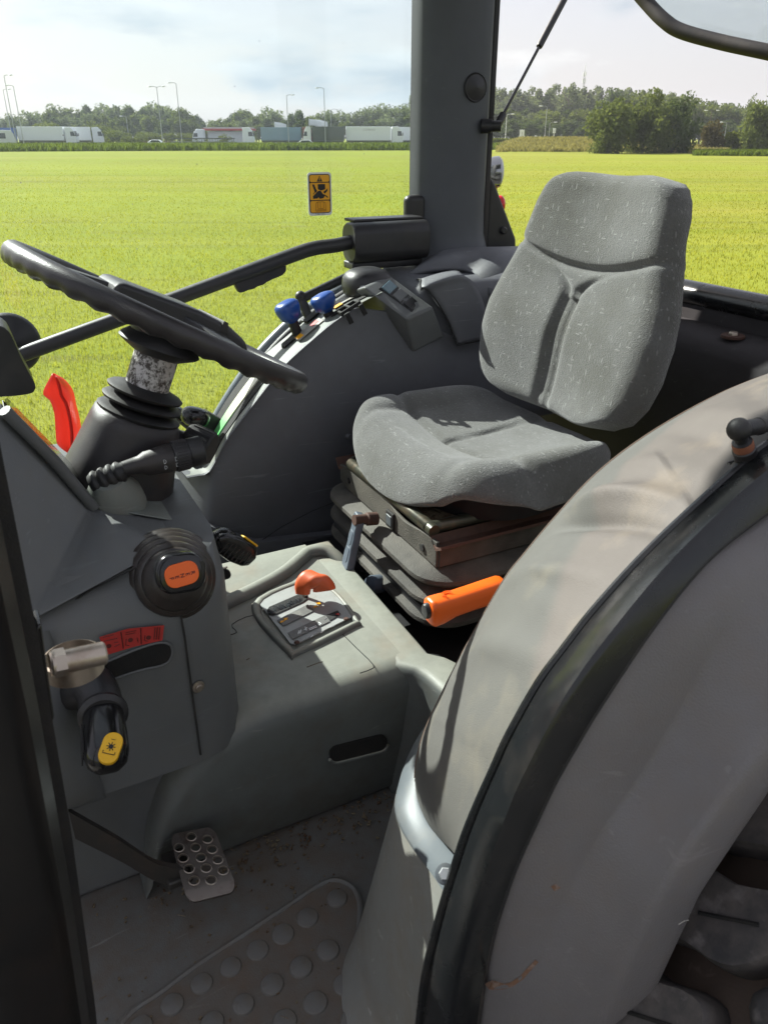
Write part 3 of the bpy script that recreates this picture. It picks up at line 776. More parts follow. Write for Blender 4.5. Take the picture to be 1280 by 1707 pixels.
for s in (-1, 1):
    text_mb('COMBINO', .55, lambda x, y: (-4.4-s*x, s*1.263, 3.3+y)).build('lettering', M['galv'], tr, flat=True)
# filling station with red-edged canopy
def station():
    p = gp(385, 192); t = thing('filling_station', 'low filling station building with a red-edged flat roof', 'building', tuple(p))
    MB().box((0, 0, 1.6), (10, 5, 3.2)).build('wall', M['pale'], t)
    MB().box((0, 0, 3.6), (12, 7, .45)).build('roof', M['decalred'], t)
    MB().box((0, 0, 3.95), (11.4, 6.4, .25)).build('parapet', M['pale'], t)
    for k in range(4): MB().box((-3.6+k*2.4, -2.52, 1.6), (1.8, .06, 1.6)).build('window', M['truckglass'], t)
    t.rotation_euler.z = HEAD+math.pi
station()
def car(label, u, d, mat, name='parked_car'):
    p = gp(u, d); t = thing(name, label, 'car', tuple(p), None)
    side = [(-2.1, .3), (2.1, .3), (2.1, .75), (1.1, .92), (.5, 1.42), (-1.1, 1.45), (-1.9, .95), (-2.1, .85)]
    MB().prism([(a, -.85, b) for a, b in side], (0, 1.7, 0)).build('body', mat, t, bevel=.08)
    for s in (-1, 1):
        MB().prism([(-1.5, s*.86, .95), (.95, s*.86, .95), (.42, s*.86, 1.35), (-1.05, s*.86, 1.37)], (0, -s*.03, 0)).build('window', M['truckglass'], t, flat=True)
        for x in (-1.3, 1.3): wheel_mb(MB(), x, s*.75, .32, .2).build('wheel', M['tyre'], t)
    t.rotation_euler.z = HEAD
car('small white car parked in front of the rust red low loader', 264, 166, M['white'])
car('white car parked in front of the red-brown cab', 513, 156, M['white'])
car('pale grey car parked below the dark green semitrailer', 470, 166, M['pale'])
# lamp posts
def lamp(label, u, d, tv, arms=1, wide=.16, mat=None, lab=None, base=0):
    p = gp(u, d); h = 2.05+(227.7-tv)*d/1428
    t = thing('lamp_post', label, 'lamp post', tuple(p)); mb = MB()
    mb.tube([(0, 0, -.1), (0, 0, h*.4), (0, 0, h)], [wide*.6, wide*.45, wide*.34], 8); mb.build('mast', mat or M['galv'], t)
    for s in ((-1,), (1,), (-1, 1))[arms if arms < 2 else 2]:
        a = RT*s
        MB().tube([(0, 0, h-.05), a*.35+Vector((0, 0, h+.12)), a*1.0+Vector((0, 0, h+.16))], .045, 6).build('arm', mat or M['galv'], t)
        MB().ellipsoid(a*1.25+Vector((0, 0, h+.13)), (.42, .2, .1), 10, 6, Matrix.Rotation(HEAD, 3, 'Z')).build('lamp_head', M['pale'], t)
lamp('tall lamp post at the blue lorry, first of the row', 30, 150, 130, 1)
lamp('tall lamp post above the front of the pale coach', 42, 152, 146, 0)
lamp('shorter lamp post standing behind the blue lorry', 24, 165, 152, 1)
lamp('tall lamp post with two lamps near the white car', 273, 150, 148, 2)
lamp('tall lamp post between the white car and the flatbed', 305, 151, 142, 0)
lamp('small lamp post far behind the round bushes', 217, 200, 195, 0)
lamp('tall lamp post above the grey-blue curtain semitrailer', 482, 158, 161, 1)
lamp('tall lamp post in front of the dark green semitrailer', 543, 150, 150, 0)
lamp('thin lamp post behind the dark green semitrailer', 553, 178, 184, 1)
lamp('white lamp post beside the clipped hedge', 841, 160, 192, 1, mat=M['white'])
lamp('tall bare pole near the roadside signs', 906, 158, 179, 0, mat=M['galv'])
lamp('thin lamp post behind the tall bare pole', 913, 175, 205, 1, .12)
lamp('wooden pole with a crossbar rising behind the browning tree', 1176, 170, 186, 2, .2, M['bark'])
lamp('thin lamp post in the wood beside the browning tree', 1204, 178, 205, 0, .1)
# flags
def flag(label, u, d, tv, txt=True):
    p = gp(u, d); h = 2.05+(227.7-tv)*d/1428
    t = thing('flagpole', label, 'flag', tuple(p))
    MB().tube([(0, 0, 0), (0, 0, h)], [.07, .05], 6).build('pole', M['white'], t)
    mb = MB(); mb.grid(lambda i, j: RT*(.08+2.6*i)+_V*(.16*math.sin(i*7)*i)+Vector((0, 0, h-.1-1.3*j-.5*i*i)), 9, 4)
    mb.build('flag_cloth', M['white'], t, solid=.01)
flag('white flag on a pole above the grey-blue curtain semitrailer', 460, 176, 203)
flag('white flag on a pole behind the red-brown cab', 517, 176, 198)
flag('white flag on the pole closest to the dark green semitrailer', 528, 178, 199)
# roadside signs on the bank
def sign(name, label, u, d, tv, w, hh, post=True, mat=None):
    p = gp(u, d); top = 2.05+(227.7-tv)*d/1428
    t = thing(name, label, 'sign', tuple(p))
    A = Matrix.Rotation(HEAD, 3, 'Z')
    MB().box((0, 0, top-hh/2), (w, .1, hh), A).build('sign_panel', mat or M['white'], t, bevel=.03)
    if post:
        for s in ((-.3*w, .3*w) if w > 1.4 else (0,)): MB().tube([RT*s+_V*.1, RT*s+_V*.1+Vector((0, 0, top-.1))], .07, 6).build('post', M['pale'], t)
    MB().box(-_V*.055+Vector((0, 0, top-hh*.5)), (w*.12, .012, hh*.6), A).build('symbol', M['galv'], t)
sign('road_sign', 'large white upright road sign beside the clipped hedge', 868, 156, 216.5, .95, 1.9)
sign('road_sign', 'small pale blue-white sign between the large sign and the poles', 891, 160, 226, .5, .75)
sign('road_sign', 'white sign on a single white post on the bank', 921, 154, 214, .55, .85)
sign('marker_post', 'short white marker stone beside the signpost on the bank', 925.5, 155, 230, .35, .6)
# telecom mast far behind the poplars
def mast():
    p = gp(963, 420); t = thing('telecom_mast', 'far pale lattice mast rising above the poplars', 'mast', tuple(p)); h = 2.05+(227.7-116)*420/1428
    mb = MB()
    for k in range(3):
        a = k*2.094; mb.tube([(math.cos(a)*.9, math.sin(a)*.9, 0), (math.cos(a)*.35, math.sin(a)*.35, h-3)], .12, 5)
    mb.build('lattice_leg', M['galv'], t)
    mb = MB()
    for i in range(14):
        z0, z1 = h*.3+i*h*.047, h*.3+(i+1)*h*.047
        for k in range(3):
            a, b = k*2.094, (k+1)*2.094; r0 = lerp(.9, .35, z0/h); r1 = lerp(.9, .35, z1/h)
            mb.tube([(math.cos(a)*r0, math.sin(a)*r0, z0), (math.cos(b)*r1, math.sin(b)*r1, z1)], .06, 4)
    mb.build('bracing', M['galv'], t)
    MB().tube([(0, 0, h-4), (0, 0, h+1.5)], .1, 5).build('aerial', M['pale'], t)
    for k in range(4):
        a = k*1.57; MB().box((math.cos(a)*.8, math.sin(a)*.8, h-3.2-(k % 2)*3), (.4, .4, 1.9)).build('antenna_panel', M['pale'], t)
mast()
MB.LOCAL = False
# ================================================================ CAB SHELL
cab = thing('tractor_cab', 'dusty grey tractor cab interior seen through its open door', 'tractor cab', (0, 0, 1.1))
FZ = 1.16          # cab floor
TZ = 1.40          # top of the centre tunnel
# --- floor with its ribbed foot mat
def floor_pan():
    mb = MB()
    mb.grid(lambda i, j: Vector((lerp(-.72, .66, i), lerp(.18, 1.15, j), FZ+.003*math.sin(i*17)*math.sin(j*11))), 30, 24)
    fl = mb.build('floor_pan', M['floor'], cab, solid=.01)
    out = ats([(140, 1830), (205, 1707), (270, 1657), (330, 1612), (400, 1566), (470, 1520), (530, 1480), (560, 1470), (588, 1482), (600, 1510), (600, 1560), (607, 1600), (625, 1640), (675, 1702), (760, 1830)], z=FZ)
    out = smooth(out, 4)
    MB().prism(out, (0, 0, .004)).build('foot_mat', M['mat'], fl, bevel=.002)
    MB().tube([p+Vector((0, 0, .002)) for p in out], .0045, 8).build('mat_border', M['floor'], fl)
    st = [(562, 1498), (513, 1530), (472, 1557), (430, 1584), (385, 1612), (337, 1640), (288, 1675), (547, 1585), (502, 1613), (454, 1642), (406, 1675), (355, 1705), (574, 1642), (526, 1672), (475, 1703), (588, 1701),
          (236, 1712), (300, 1742), (425, 1736), (540, 1735), (640, 1735)]
    proto = None
    for k, (u, v) in enumerate(st):
        p = at(u, v, z=FZ+.004)
        if proto is None:
            proto = MB().lathe([(.0, .0032), (.010, .0031), (.0124, .0023), (.0137, 0), (.0137, -.002)], Vector((0, 0, 0))+cab.location, (0, 0, 1), 16, caps=False).build('stud', M['stud'], fl); proto.location = p-cab.location
        else:
            o = proto.copy(); COL.objects.link(o); o.parent = fl; o.location = p-cab.location; q = 1+.05*math.sin(k*7.3); o.scale = (q, q*(1+.03*math.sin(k*3.1)), 1+.25*math.sin(k*5.7))
    return fl
fl = floor_pan()
def grit():
    g = random.Random(8); mb = MB()
    for k in range(620):
        x, y = g.uniform(-.62, -.22), g.uniform(.30, .95)
        if g.random() < .5: x = g.gauss(-.24, .018); y = g.uniform(.3, .66)
        s = abs(g.gauss(.0009, .0006))+.0004; c = Vector((x, y, FZ+.004+s*.4)); a = g.random()*3
        mb.box(c, (s*2.2, s*1.4, s), Matrix.Rotation(a, 3, 'Z'))
    for k in range(26):
        c = Vector((g.uniform(-.6, -.25), g.uniform(.35, .85), FZ+.0065)); a = g.random()*6; d = Vector((math.cos(a), math.sin(a), .02))*g.uniform(.004, .014)
        mb.tube([c, c+d], .0005, 4)
    mb.build('grit', M['board'], fl, flat=True)['kind'] = 'stuff'
grit()
# --- centre tunnel with a dished foot face, handle slot and seat platform
def tunnel():
    # cross-sections along y: near wall (x) falls from the top edge to the floor
    curve = [(1.02, 1.0), (.70, FZ+.02), (.655, FZ+.03), (.641, 1.226), (.619, 1.288), (.575, 1.345), (.535, 1.38), (.494, TZ), (.40, TZ), (.30, TZ), (.268, TZ), (.2, TZ), (.0, TZ), (-.3, TZ)]
    rows = []
    ys = [.66, .65, .645, .636, .62, .60, .575, .545, .515, .49, .45, .41, .37, .33, .295, .272]
    def topz(y):
        if y < .47: return TZ
        t = min(1, (y-.47)/.182); return FZ+(TZ-FZ)*math.sqrt(max(0, 1-t**2.3))
    for y in ys:
        zt = max(topz(y), FZ+.004); h = zt-FZ; r = min(.035, h*.45)
        sec = [Vector((-.206, y, FZ-.004)), Vector((-.216, y, FZ+.004)), Vector((-.226, y, FZ+min(.02, h*.2))), Vector((-.236, y, FZ+h*.45))]
        for k in range(6):
            a = math.pi/2*k/5; sec.append(Vector((-.243+r-r*math.cos(a), y, zt-r+r*math.sin(a))))
        sec += [Vector((-.1, y, zt)), Vector((.0, y, zt)), Vector((.1, y, zt)), Vector((.15, y, zt)), Vector((.165, y, zt-.01)), Vector((.175, y, FZ))]
        rows.append(sec)
    mb = MB().rows(rows)
    tn = mb.build('centre_tunnel', M['console'], cab, ang=60)
    # platform under the seat with the back wall of the footwell (rounded upper edge)
    mb = MB(); sec = []
    prof = [(.262, FZ-.005), (.265, FZ+.03), (.262, TZ-.03)]+[(.262-.014+.014*math.cos(a), TZ-.014+.014*math.sin(a)) for a in (0, .4, .8, 1.2, 1.57)]+[(.23, TZ), (.211, TZ), (.207, TZ-.003), (.206, TZ-.012), (.204, 1.30), (-.5, 1.30)]
    xs = [-.62, -.45, -.36, -.3, -.262, -.245]
    for x in xs:
        dy = .0 if x < -.27 else .012*(1 if x > -.25 else .4)
        sec.append([Vector((x, y+dy, z)) for y, z in prof])
    sec.append([Vector((-.225, y+.03 if y > .2 else y, z)) for y, z in prof])
    sec.append([Vector((.145, y+.02 if y > .2 else y, z-.0005)) for y, z in prof])
    sec.append([Vector((.165, y+.012 if y > .2 else y, min(z, TZ-.012))) for y, z in prof])
    sec.append([Vector((.172, y, min(z, 1.31))) for y, z in prof])
    mb.rows(sec); mb.build('seat_platform', M['console'], cab, ang=60)
    # slot in the side of the tunnel
    c = at(598, 1247, x=-.2405); sx = Vector((0, -1, -.13)).normalized()
    def sm(x, y): return c+sx*x+Vector((0, .05, 1)).normalized()*y+Vector((-.0012, 0, 0))
    MB().prism([sm(x, y) for x, y in rrect(.088, .028, .012)], (.004, 0, 0)).build('slot', M['dark'], tn, flat=True)
    MB().tube([sm(x, y-.001) for x, y in rrect(.091, .031, .0135, 6) if y < -.003], .0026, 8).build('slot_lip', M['console'], tn)
    # low rib along the far edge of the tunnel
    rib = [at(u, v, z=TZ+.012) for u, v in ((330, 1020), (365, 1003), (425, 975), (470, 950), (500, 926), (516, 914), (545, 912), (575, 925), (600, 945))]
    rib[-2].z -= .02; rib[-1].z -= .075
    MB().tube([p+Vector((0, 0, -.010)) for p in smooth(rib, 5)], .013, 12).build('edge_rib', M['console'], tn)
    # cover panels: shallow plates with a visible joint all round
    def plate(name, px, th=.0025):
        P = ats(px, z=TZ+.0006); c = sum(P, Vector())/len(P)
        MB().tube(P, .0011, 5, closed=True).build('cover_joint', M['seam'], tn)
        MB().prism([p+(c-p).normalized()*.0015 for p in P], (0, 0, th)).build(name, M['console'], tn, bevel=.0012)
    for px in ([(372, 1061), (395, 1054), (387, 1041), (422, 1026), (440, 1045), (474, 1079)], [(566, 1052), (594, 1080), (622, 1108), (617, 1116), (600, 1122)]):
        MB().tube(smooth(ats(px, z=TZ+.0002), 3), .0007, 5).build('cover_joint', M['seam'], tn)
    for px in ([(512, 1112), (528, 1106), (538, 1103)], [(411, 1100), (416, 1097)], [(508, 1088), (512, 1083)]):
        MB().tube(smooth(ats(px, z=TZ+.0003), 3), .0007, 4).build('scratch', M['board'], tn)
    return tn
tn = tunnel()
# far-side footwell wall below the right-hand fender
MB().prism(ats([(250, 900), (330, 870), (430, 905), (560, 890), (620, 960), (400, 1100), (300, 1050)], x=.335), (.02, 0, 0)).build('footwell_panel', M['fender'], cab)
MB().box((.26, .3, 1.23), (.19, .5, .02)).build('footwell_floor', M['floor'], cab)
# --- pillar between the side window and the open rear window
def pillar():
    sec = [(.652, -.205), (.645, -.206), (.628, -.208), (.612, -.214), (.598, -.227), (.585, -.246), (.577, -.27), (.573, -.30), (.573, -.33), (.578, -.352), (.592, -.366), (.62, -.370), (.652, -.370)]
    rows = []
    for z, k in ((1.72, .085), (1.775, .07), (1.80, .035), (1.82, .014), (1.85, .003), (1.9, 0), (2.1, 0), (2.4, 0), (2.62, 0)):
        rows.append([Vector((x-k*(1 if x < .64 else .3), y+(k*.5 if y > -.3 else -k*.2), z)) for x, y in sec])
    p = MB().loft(rows, True, True).build('pillar', M['pillar'], cab, ang=50)
    MB().box((.622, -.379, 2.1), (.045, .015, 1.04)).build('window_seal', M['rubber'], p, bevel=.004)
    c = at(792, 146, x=.5735)
    MB().lathe([(.028, -.002), (.028, .002), (.0265, .0042), (.0245, .003), (.022, .0035), (.012, .0075), (.0, .009)], c, (-1, -.03, 0), 24, caps=False).build('speaker_vent', M['black'], p)
    # triangular black gusset at the foot
    g = [(.60, -.385, 1.97), (.60, -.40, 1.955), (.60, -.47, 1.83), (.60, -.475, 1.76), (.60, -.38, 1.74)]
    MB().prism(g, (.05, 0, 0)).build('gusset', M['black'], p, bevel=.008)
    b = at(838, 384, x=.599)
    MB().lathe([(.009, 0), (.009, .004), (.006, .007), (0, .007)], b, (-1, 0, 0), 12, caps=False).build('gusset_bolt', M['black'], p)
    return p
pillar()
# --- side window: pane, black painted edge with dots, lower frame rails along the fender
def side_window():
    low = ats([(690, 372), (590, 384), (600, 474), (540, 508), (484, 552), (440, 605), (400, 660), (350, 735), (300, 810), (270, 860), (240, 930)], x=.657)
    pts = [Vector((.657, -.207, 2.72)), Vector((.657, -.207, 1.86))]+low[2:]+[Vector((.657, .60, 1.1)), Vector((.657, 1.35, 1.1)), Vector((.657, 1.35, 2.72))]
    w = MB().prism(pts, (.005, 0, 0)).build('side_window', M['glass'], cab, flat=True)
    MB().box((.6545, -.2125, 2.24), (.003, .012, .76)).build('frit_band', M['black'], w)
    MB().poly([Vector((.6535, y, z)) for y, z in ((-.2065, 2.62), (-.2065, 1.86), (-.192, 1.86), (-.192, 2.62))]).build('frit_dots', M['frit'], w, flat=True)
    # curved lower frame: grey outer rail, dark groove, thin inner rail, black rubber
    def rail(px, x, r, name, mat, flat=1.0, n=10):
        P = [p for p in resample(smooth(ats(px, x=x), 6), 40)]
        MB().tube(P, r, n, flat=flat).build(name, mat, w)
    rail([(605, 462), (560, 490), (520, 515), (475, 550), (430, 598), (390, 655), (350, 722), (305, 800), (280, 850), (262, 900)], .66, .016, 'frame_rail', M['railgrey'])
    rail([(612, 470), (565, 498), (526, 523), (482, 558), (440, 604), (402, 660), (360, 730), (318, 805), (292, 858), (275, 910)], .63, .012, 'frame_rubber', M['rubber'])
    rail([(600, 483), (560, 503), (522, 530), (485, 562), (447, 605), (409, 665), (368, 735), (330, 800)], .60, .0055, 'inner_rail', M['railgrey'])
    rail([(608, 480), (570, 505), (535, 531), (495, 566), (455, 610), (415, 668), (372, 742), (320, 830), (300, 880)], .585, .014, 'door_seal', M['rubber'])
    return w
M['railgrey'] = paint('blue_grey_rail', (.13, .15, .165), .3, 0, .2, (.2, .2, .18), ds=12)
sw = side_window()
# --- rear wall, sill and open rear window
def rear():
    y0 = -.52
    prof = [(-.02, 1.2), (-.015, 1.45), (.0, 1.62), (.0, 1.672), (-.012, 1.695), (-.05, 1.706), (-.085, 1.71), (-.088, 1.74)]
    P = [Vector((.0, y0+a, z)) for a, z in prof]
    rows = [[Vector((x, p.y, p.z)) for p in P] for x in (-.62, -.3, 0, .3, .62)]
    wl_ = MB().rows(rows).build('rear_wall', M['backwall'], cab, ang=60)
    MB().tube([Vector((-.66, y0-.105, 1.757)), Vector((-.2, y0-.105, 1.757)), Vector((.2, y0-.105, 1.757)), Vector((.62, y0-.105, 1.757))], .03, 14, flat=.8).build('rear_sill', M['sealblack'], wl_)
    MB().box((0, y0-.125, 1.705), (1.3, .05, .07)).build('sill_rubber', M['black'], wl_)
    c = at(1221, 560, z=1.709)
    MB().lathe([(.0, .002), (.021, .002), (.022, .0), (.022, -.003)], c, (0, 0, 1), 20, caps=False).build('washer', M['rust'], wl_)
    MB().lathe([(0, .008), (.008, .008), (.0095, .005), (.0095, .001)], c, (0, 0, 1), 6, caps=False).build('bolt_head', M['zinc'], wl_)
rear()
def rear_window():
    # hinged at the roof and swung up and out: only its lower corner hangs into view
    base = [(1040, -40), (1075, 2), (1105, 33), (1135, 52), (1200, 70), (1275, 86), (1400, 112), (1560, 140)]
    d0 = [1.98, 1.97, 1.95, 1.93, 1.88, 1.82, 1.74, 1.66]
    P = smooth([at(u, v, d=d) for (u, v), d in zip(base, d0)], 6)
    w = thing('rear_window', 'open rear window with a black rubber frame swung up at the top', 'window', tuple(P[0]))
    MB().tube(P, .013, 12, flat=1.3).build('frame', M['rubber'], w)
    up = [p+Vector((.06, -.35, .28)) for p in P]
    MB().rows([P, up]).build('pane', M['dustyglass'], w, solid=.004)
rear_window()
def gas_strut(name, label, a, b, split, r1, r2, endball=True):
    a, b = Vector(a), Vector(b); t = thing(name, label, 'gas strut', tuple(a)); m = a.lerp(b, split); d = (b-a).normalized()
    MB().tube([a, m+d*.01], r1, 10).build('piston_rod', M['gloss'], t)
    MB().tube([m, m+d*.006, b], [r2*.85, r2, r2], 14).build('cylinder', M['black'], t)
    return t, d
pa, pb = at(831, 205, x=.56), at(948, -16, d=1.76)
g1, dd = gas_strut('rear_window_strut', 'thin black gas strut holding the rear window open beside the pillar', pa, pb, .56, .0035, .0075)
MB().tube([pa-dd*.004, pa+dd*.024], .0085, 10).build('end_fitting', M['black'], g1)
MB().lathe([(.0, .0), (.011, .0), (.011, .02), (.0145, .02), (.0145, .042), (0, .042)], pa+Vector((-.01, .0, -.006)), Vector((.55, .75, .0)), 14, caps=False).build('ball_mount', M['black'], g1)
# --- lamps outside behind the pillar
wl1 = thing('work_light', 'round grey-chromed work light outside behind the pillar', 'work light', tuple(at(826, 285, d=2.2)))
c = at(824, 287, d=2.2)
MB().lathe([(0, -.05), (.02, -.048), (.035, -.03), (.0415, 0), (.042, .012), (.039, .016)], c, RT*1+Vector((0, 0, .05)), 24, caps=False).build('housing', M['chrome' if 'chrome' in M else 'greytrim'], wl1)
MB().ellipsoid(c+RT*.014, (.038, .038, .012), 20, 8, Matrix((_V, Vector((0, 0, 1)), RT)).transposed()).build('lens', M['pale'], wl1)
MB().tube([c+Vector((0, 0, -.035)), c+Vector((0, 0, -.08))], .011, 8).build('bracket', M['yellow'], wl1)
tl = thing('tail_light', 'small red round tail light below the work light', 'tail light', tuple(at(836, 340, d=2.25)))
c = at(833, 341, d=2.25)
MB().lathe([(0, -.05), (.022, -.045), (.024, -.01), (.024, 0)], c, RT, 20, caps=False).build('housing', M['greytrim'], tl)
MB().ellipsoid(c, (.024, .026, .016), 18, 8, Matrix((_V, Vector((0, 0, 1)), RT)).transposed()).build('lens', M['redlens'] if 'redlens' in M else M['red'], tl)

# --- roof, front posts and running gear: mostly outside the picture, they shade the cab and the ground beside it
MB().box((.0, -.06, 2.79), (1.14, .92, .14)).build('roof', M['pillar'], cab, bevel=.04)
for x in (-.55, .55): MB().box((x, .81, 2.79), (.04, .82, .05)).build('roof_rail', M['pillar'], cab, bevel=.02)
MB().box((0, 1.21, 2.78), (1.14, .08, .12)).build('roof_rail', M['pillar'], cab, bevel=.02)
MB().box((0, .79, 2.80), (1.06, .76, .006)).build('fill_hatch', M['glass'], cab, flat=True)  # unseen glass opening added to let more fill light into the cab
MB().box((.62, 1.2, 1.90), (.07, .08, 1.66)).build('front_pillar', M['pillar'], cab, bevel=.015)
MB().box((-.62, 1.2, 1.90), (.07, .08, 1.66)).build('front_pillar', M['pillar'], cab, bevel=.015)
MB().box((-.60, -.47, 2.28), (.09, .16, .9)).build('rear_pillar', M['pillar'], cab, bevel=.02)
MB().box((.1, -.1, 1.29), (.5, .62, .02)).build('seat_recess', M['black'], cab)
MB().loft([[Vector((x, y, z)) for x, z in ((-.34, .45), (.34, .45), (.36, 1.0), (.30, 1.13), (-.30, 1.13), (-.36, 1.0))] for y in (-.8, .2, 1.3, 3.0)], True, True).build('chassis', M['black'], cab, bevel=.03)
MB().box((0, .55, 1.08), (1.24, 1.4, .10)).build('floor_frame', M['black'], cab, bevel=.02)
# ================================================================ SEAT
def seat():
    S = thing('driver_seat', 'grey fabric driver seat with rusty steel base on black rubber bellows', 'seat', (.055, 0, 1.40))
    rz = R(1); C = Vector((.064, 0, 0))
    def loc(x, y, z):       # seat frame -> cab
        return C+Vector((x*math.cos(rz)-y*math.sin(rz), x*math.sin(rz)+y*math.cos(rz), z))
    def sgn(v, p): return math.copysign(abs(v)**p, v)
    # cushion: closed superellipse rings swept front to back would pinch, so a top sheet and a bottom sheet share a rim
    def outline(a):         # a 0..1 around, returns rim point (x, y) and front factor
        th = 2*math.pi*a; x, y = sgn(math.cos(th), .82), sgn(math.sin(th), .82)
        w = .236+.010*y; yy = .158*y+.0*x
        if y > 0: yy = .172*y*(1-.05*x*x)
        else: yy = .225*y
        return Vector((x*w, yy, 0))
    def ridge(d, w): return math.exp(-(d/w)**2)
    def topz(x, y):
        z = 1.588+.010*ridge(abs(x)-.17, .05)-.012*ridge(x, .1)*(1 if y < .1 else .4)
        z += .018*ridge(y-.10, .055)-.03*max(0, (y-.105)/.06)**2
        z += .02*ridge(abs(x)-.185, .035)*(1 if y < .02 else max(0, 1-(y-.02)/.1))
        # moulded creases: across below the thigh roll, and down the middle at the back
        yc = .035-.9*(abs(x)*.45)**2
        z -= .010*ridge(y-yc, .007)
        z -= .008*ridge(x-.02+.1*(y+.02), .006)*(1 if y < yc-.0 else 0)
        z -= .006*ridge(abs(x)-.14, .008)*(1 if y > yc else .3)
        return z
    NA = 96; NR = 26; top = []
    for j in range(NR+1):
        r = j/NR; ring = []
        for i in range(NA):
            o = outline(i/NA); x, y = o.x*r, -.02*(1-r)+o.y*r
            e = max(0, (r-.78)/.22); z = topz(x, y)-.030*(1-math.sqrt(max(0, 1-e**2.4)))
            ring.append(loc(x, y, z))
        top.append(ring)
    bot = []
    for k in range(1, 7):
        a = k/6; ring = []
        for i in range(NA):
            o = outline(i/NA); fr = max(0, o.y/.16)
            s = 1-.05*a-.12*a*a*fr; base = topz(o.x, o.y)-.030
            zb = 1.560+.003*fr
            ring.append(loc(o.x*(1+.012*math.sin(a*3.1)), o.y*s, lerp(base, min(zb, base-.012), a)))
        bot.append(ring)
    cu = MB().loft(top+bot, True, True).build('cushion', M['fabric'], S, ang=180, sub=1)
    # backrest
    tilt = R(14.5); B0 = Vector((.0, -.158, 1.612)); upv = Vector((0, -math.sin(tilt), math.cos(tilt))); nf = Vector((0, math.cos(tilt), math.sin(tilt)))
    Hh = .395
    tabw = [(0, .10), (.03, .158), (.08, .195), (.16, .214), (.27, .224), (.40, .222), (.52, .209), (.62, .193), (.70, .180), (.78, .171), (.86, .165), (.92, .155), (.96, .141), (.985, .12), (1, .085)]
    def hw(b):
        for (a, p), (c, q) in zip(tabw, tabw[1:]):
            if a <= b <= c: return lerp(p, q, (b-a)/(c-a))
        return tabw[-1][1]
    def front(x, b):
        w = hw(b); q = x/w
        z = .030+.013*math.cos(min(1, abs(q))*math.pi)*-1*.7        # dished between side bolsters
        z += .014*ridge(b-.36, .17)*(1-.6*q*q)                       # lumbar
        bc = .715-.095*(1-(abs(x)/.19)**2) if abs(x) < .19 else .715   # smile crease under the head pad
        z += .009*(1/(1+math.exp(-(b-bc-.03)/.022)))*(1-.5*q*q)
        z -= .010*ridge(b-bc, .016)*(1-.8*abs(q)**6)
        # panel seams either side of the spine
        if b < bc:
            xs = .012+.135*max(0, (b-.50)/.17)**2
            z -= .011*ridge(abs(x-.004)-xs, .009)*min(1, (bc-b)/.09)*min(1, b/.08)
            z -= .008*ridge(abs(x), .012)*(1 if b < .5 else 0)*min(1, b/.08)
        return z
    def bp(x, b, z): return loc(x-.014-.018*b, B0.y, B0.z) + (loc(0, upv.y, 0)-C).normalized()*0 + (loc(0, upv.y*b*Hh+nf.y*z, 0)-C) + Vector((0, 0, upv.z*b*Hh+nf.z*z))
    NB, NX = 132, 96; rows = []
    for j in range(NB+1):
        b = j/NB; w = hw(b); row = []
        eb = max(0, 1-b/.07, (b-.93)/.07)
        for i in range(NX+1):
            q = 2*i/NX-1; q = math.copysign(abs(q)**.85, q); x = q*w
            e = max(0, (abs(q)-.78)/.22)
            z = front(x, b); dz = .042*(1-math.sqrt(max(0, 1-min(1, e)**2.2))) + .034*(1-math.sqrt(max(0, 1-min(1, eb)**2.2)))
            row.append((x, b, z-dz))
        # wrap round behind: side, back
        back = []
        for k in range(1, 10):
            s = k/10; x = w*(1-2*s); edge = min(1, 4*min(s, 1-s)); zz = -.066-.012*math.sin(s*math.pi)
            zz = lerp(row[-1][2] if s < .5 else row[0][2], zz+.03*(eb**2), min(1, edge*1.3))
            back.append((x*(1.0), b, zz))
        rows.append([bp(*p) for p in row+back])
    br = MB().loft(rows, True, True).build('backrest', M['fabric'], S, ang=180)
    # plastic back shell seen along the edge
    # underside pan
    pan = []
    for z, s in ((1.562, .93), (1.548, .86), (1.515, .8)):
        pan.append([loc(outline(i/48).x*s, outline(i/48).y*s-.01, z) for i in range(48)])
    MB().loft(pan, True, True).build('cushion_pan', M['black'], S)
    # steel base box: front lip, top board, side flanges
    X0, X1, Y0, Y1 = -.115, .24, -.24, .162
    fr = MB(); wav = []
    n = 20
    for i in range(n+1):
        t = i/n; x = lerp(X0, X1, t); wav.append((x, 1.503-.006*math.sin(t*7.2)+.004*math.sin(t*15)))
    poly = [Vector((x, Y1, z)) for x, z in wav]+[Vector((X1, Y1, 1.470)), Vector((X1-.03, Y1, 1.462)), Vector((X0, Y1, 1.460))]
    fr.prism(poly, (0, -.006, 0)); base = fr.build('front_plate', M['bellow'], S, bevel=.0015)
    for sx, nm in ((X0, -1), (X1, 1)):
        MB().prism([Vector((sx, Y1-.004, 1.462)), Vector((sx, Y1-.004, 1.495)), Vector((sx, Y0, 1.495)), Vector((sx, Y0, 1.462))], (.004*nm, 0, 0)).build('side_plate', M['bellow'], S)
        MB().prism([Vector((sx-.014, Y1, 1.497)), Vector((sx-.004, Y1+.004, 1.492)), Vector((sx+.01, Y1, 1.494)), Vector((sx+.018, Y1, 1.504)), Vector((sx+.018, Y1-.0, 1.507)), Vector((sx+.008, Y1, 1.497)), Vector((sx-.004, Y1+.003, 1.496)), Vector((sx-.012, Y1, 1.501))], (0, Y0-Y1, 0)).build('slide_rail', M['rust'], S)
    MB().tube([Vector((X0+.03, Y0, 1.513)), Vector((X0+.03, Y1-.014, 1.513)), Vector((X0+.036, Y1-.007, 1.513)), Vector((X1-.036, Y1-.007, 1.513)), Vector((X1-.03, Y1-.014, 1.513)), Vector((X1-.03, Y0, 1.513))], .0105, 12).build('tube_frame', M['olive'], S)
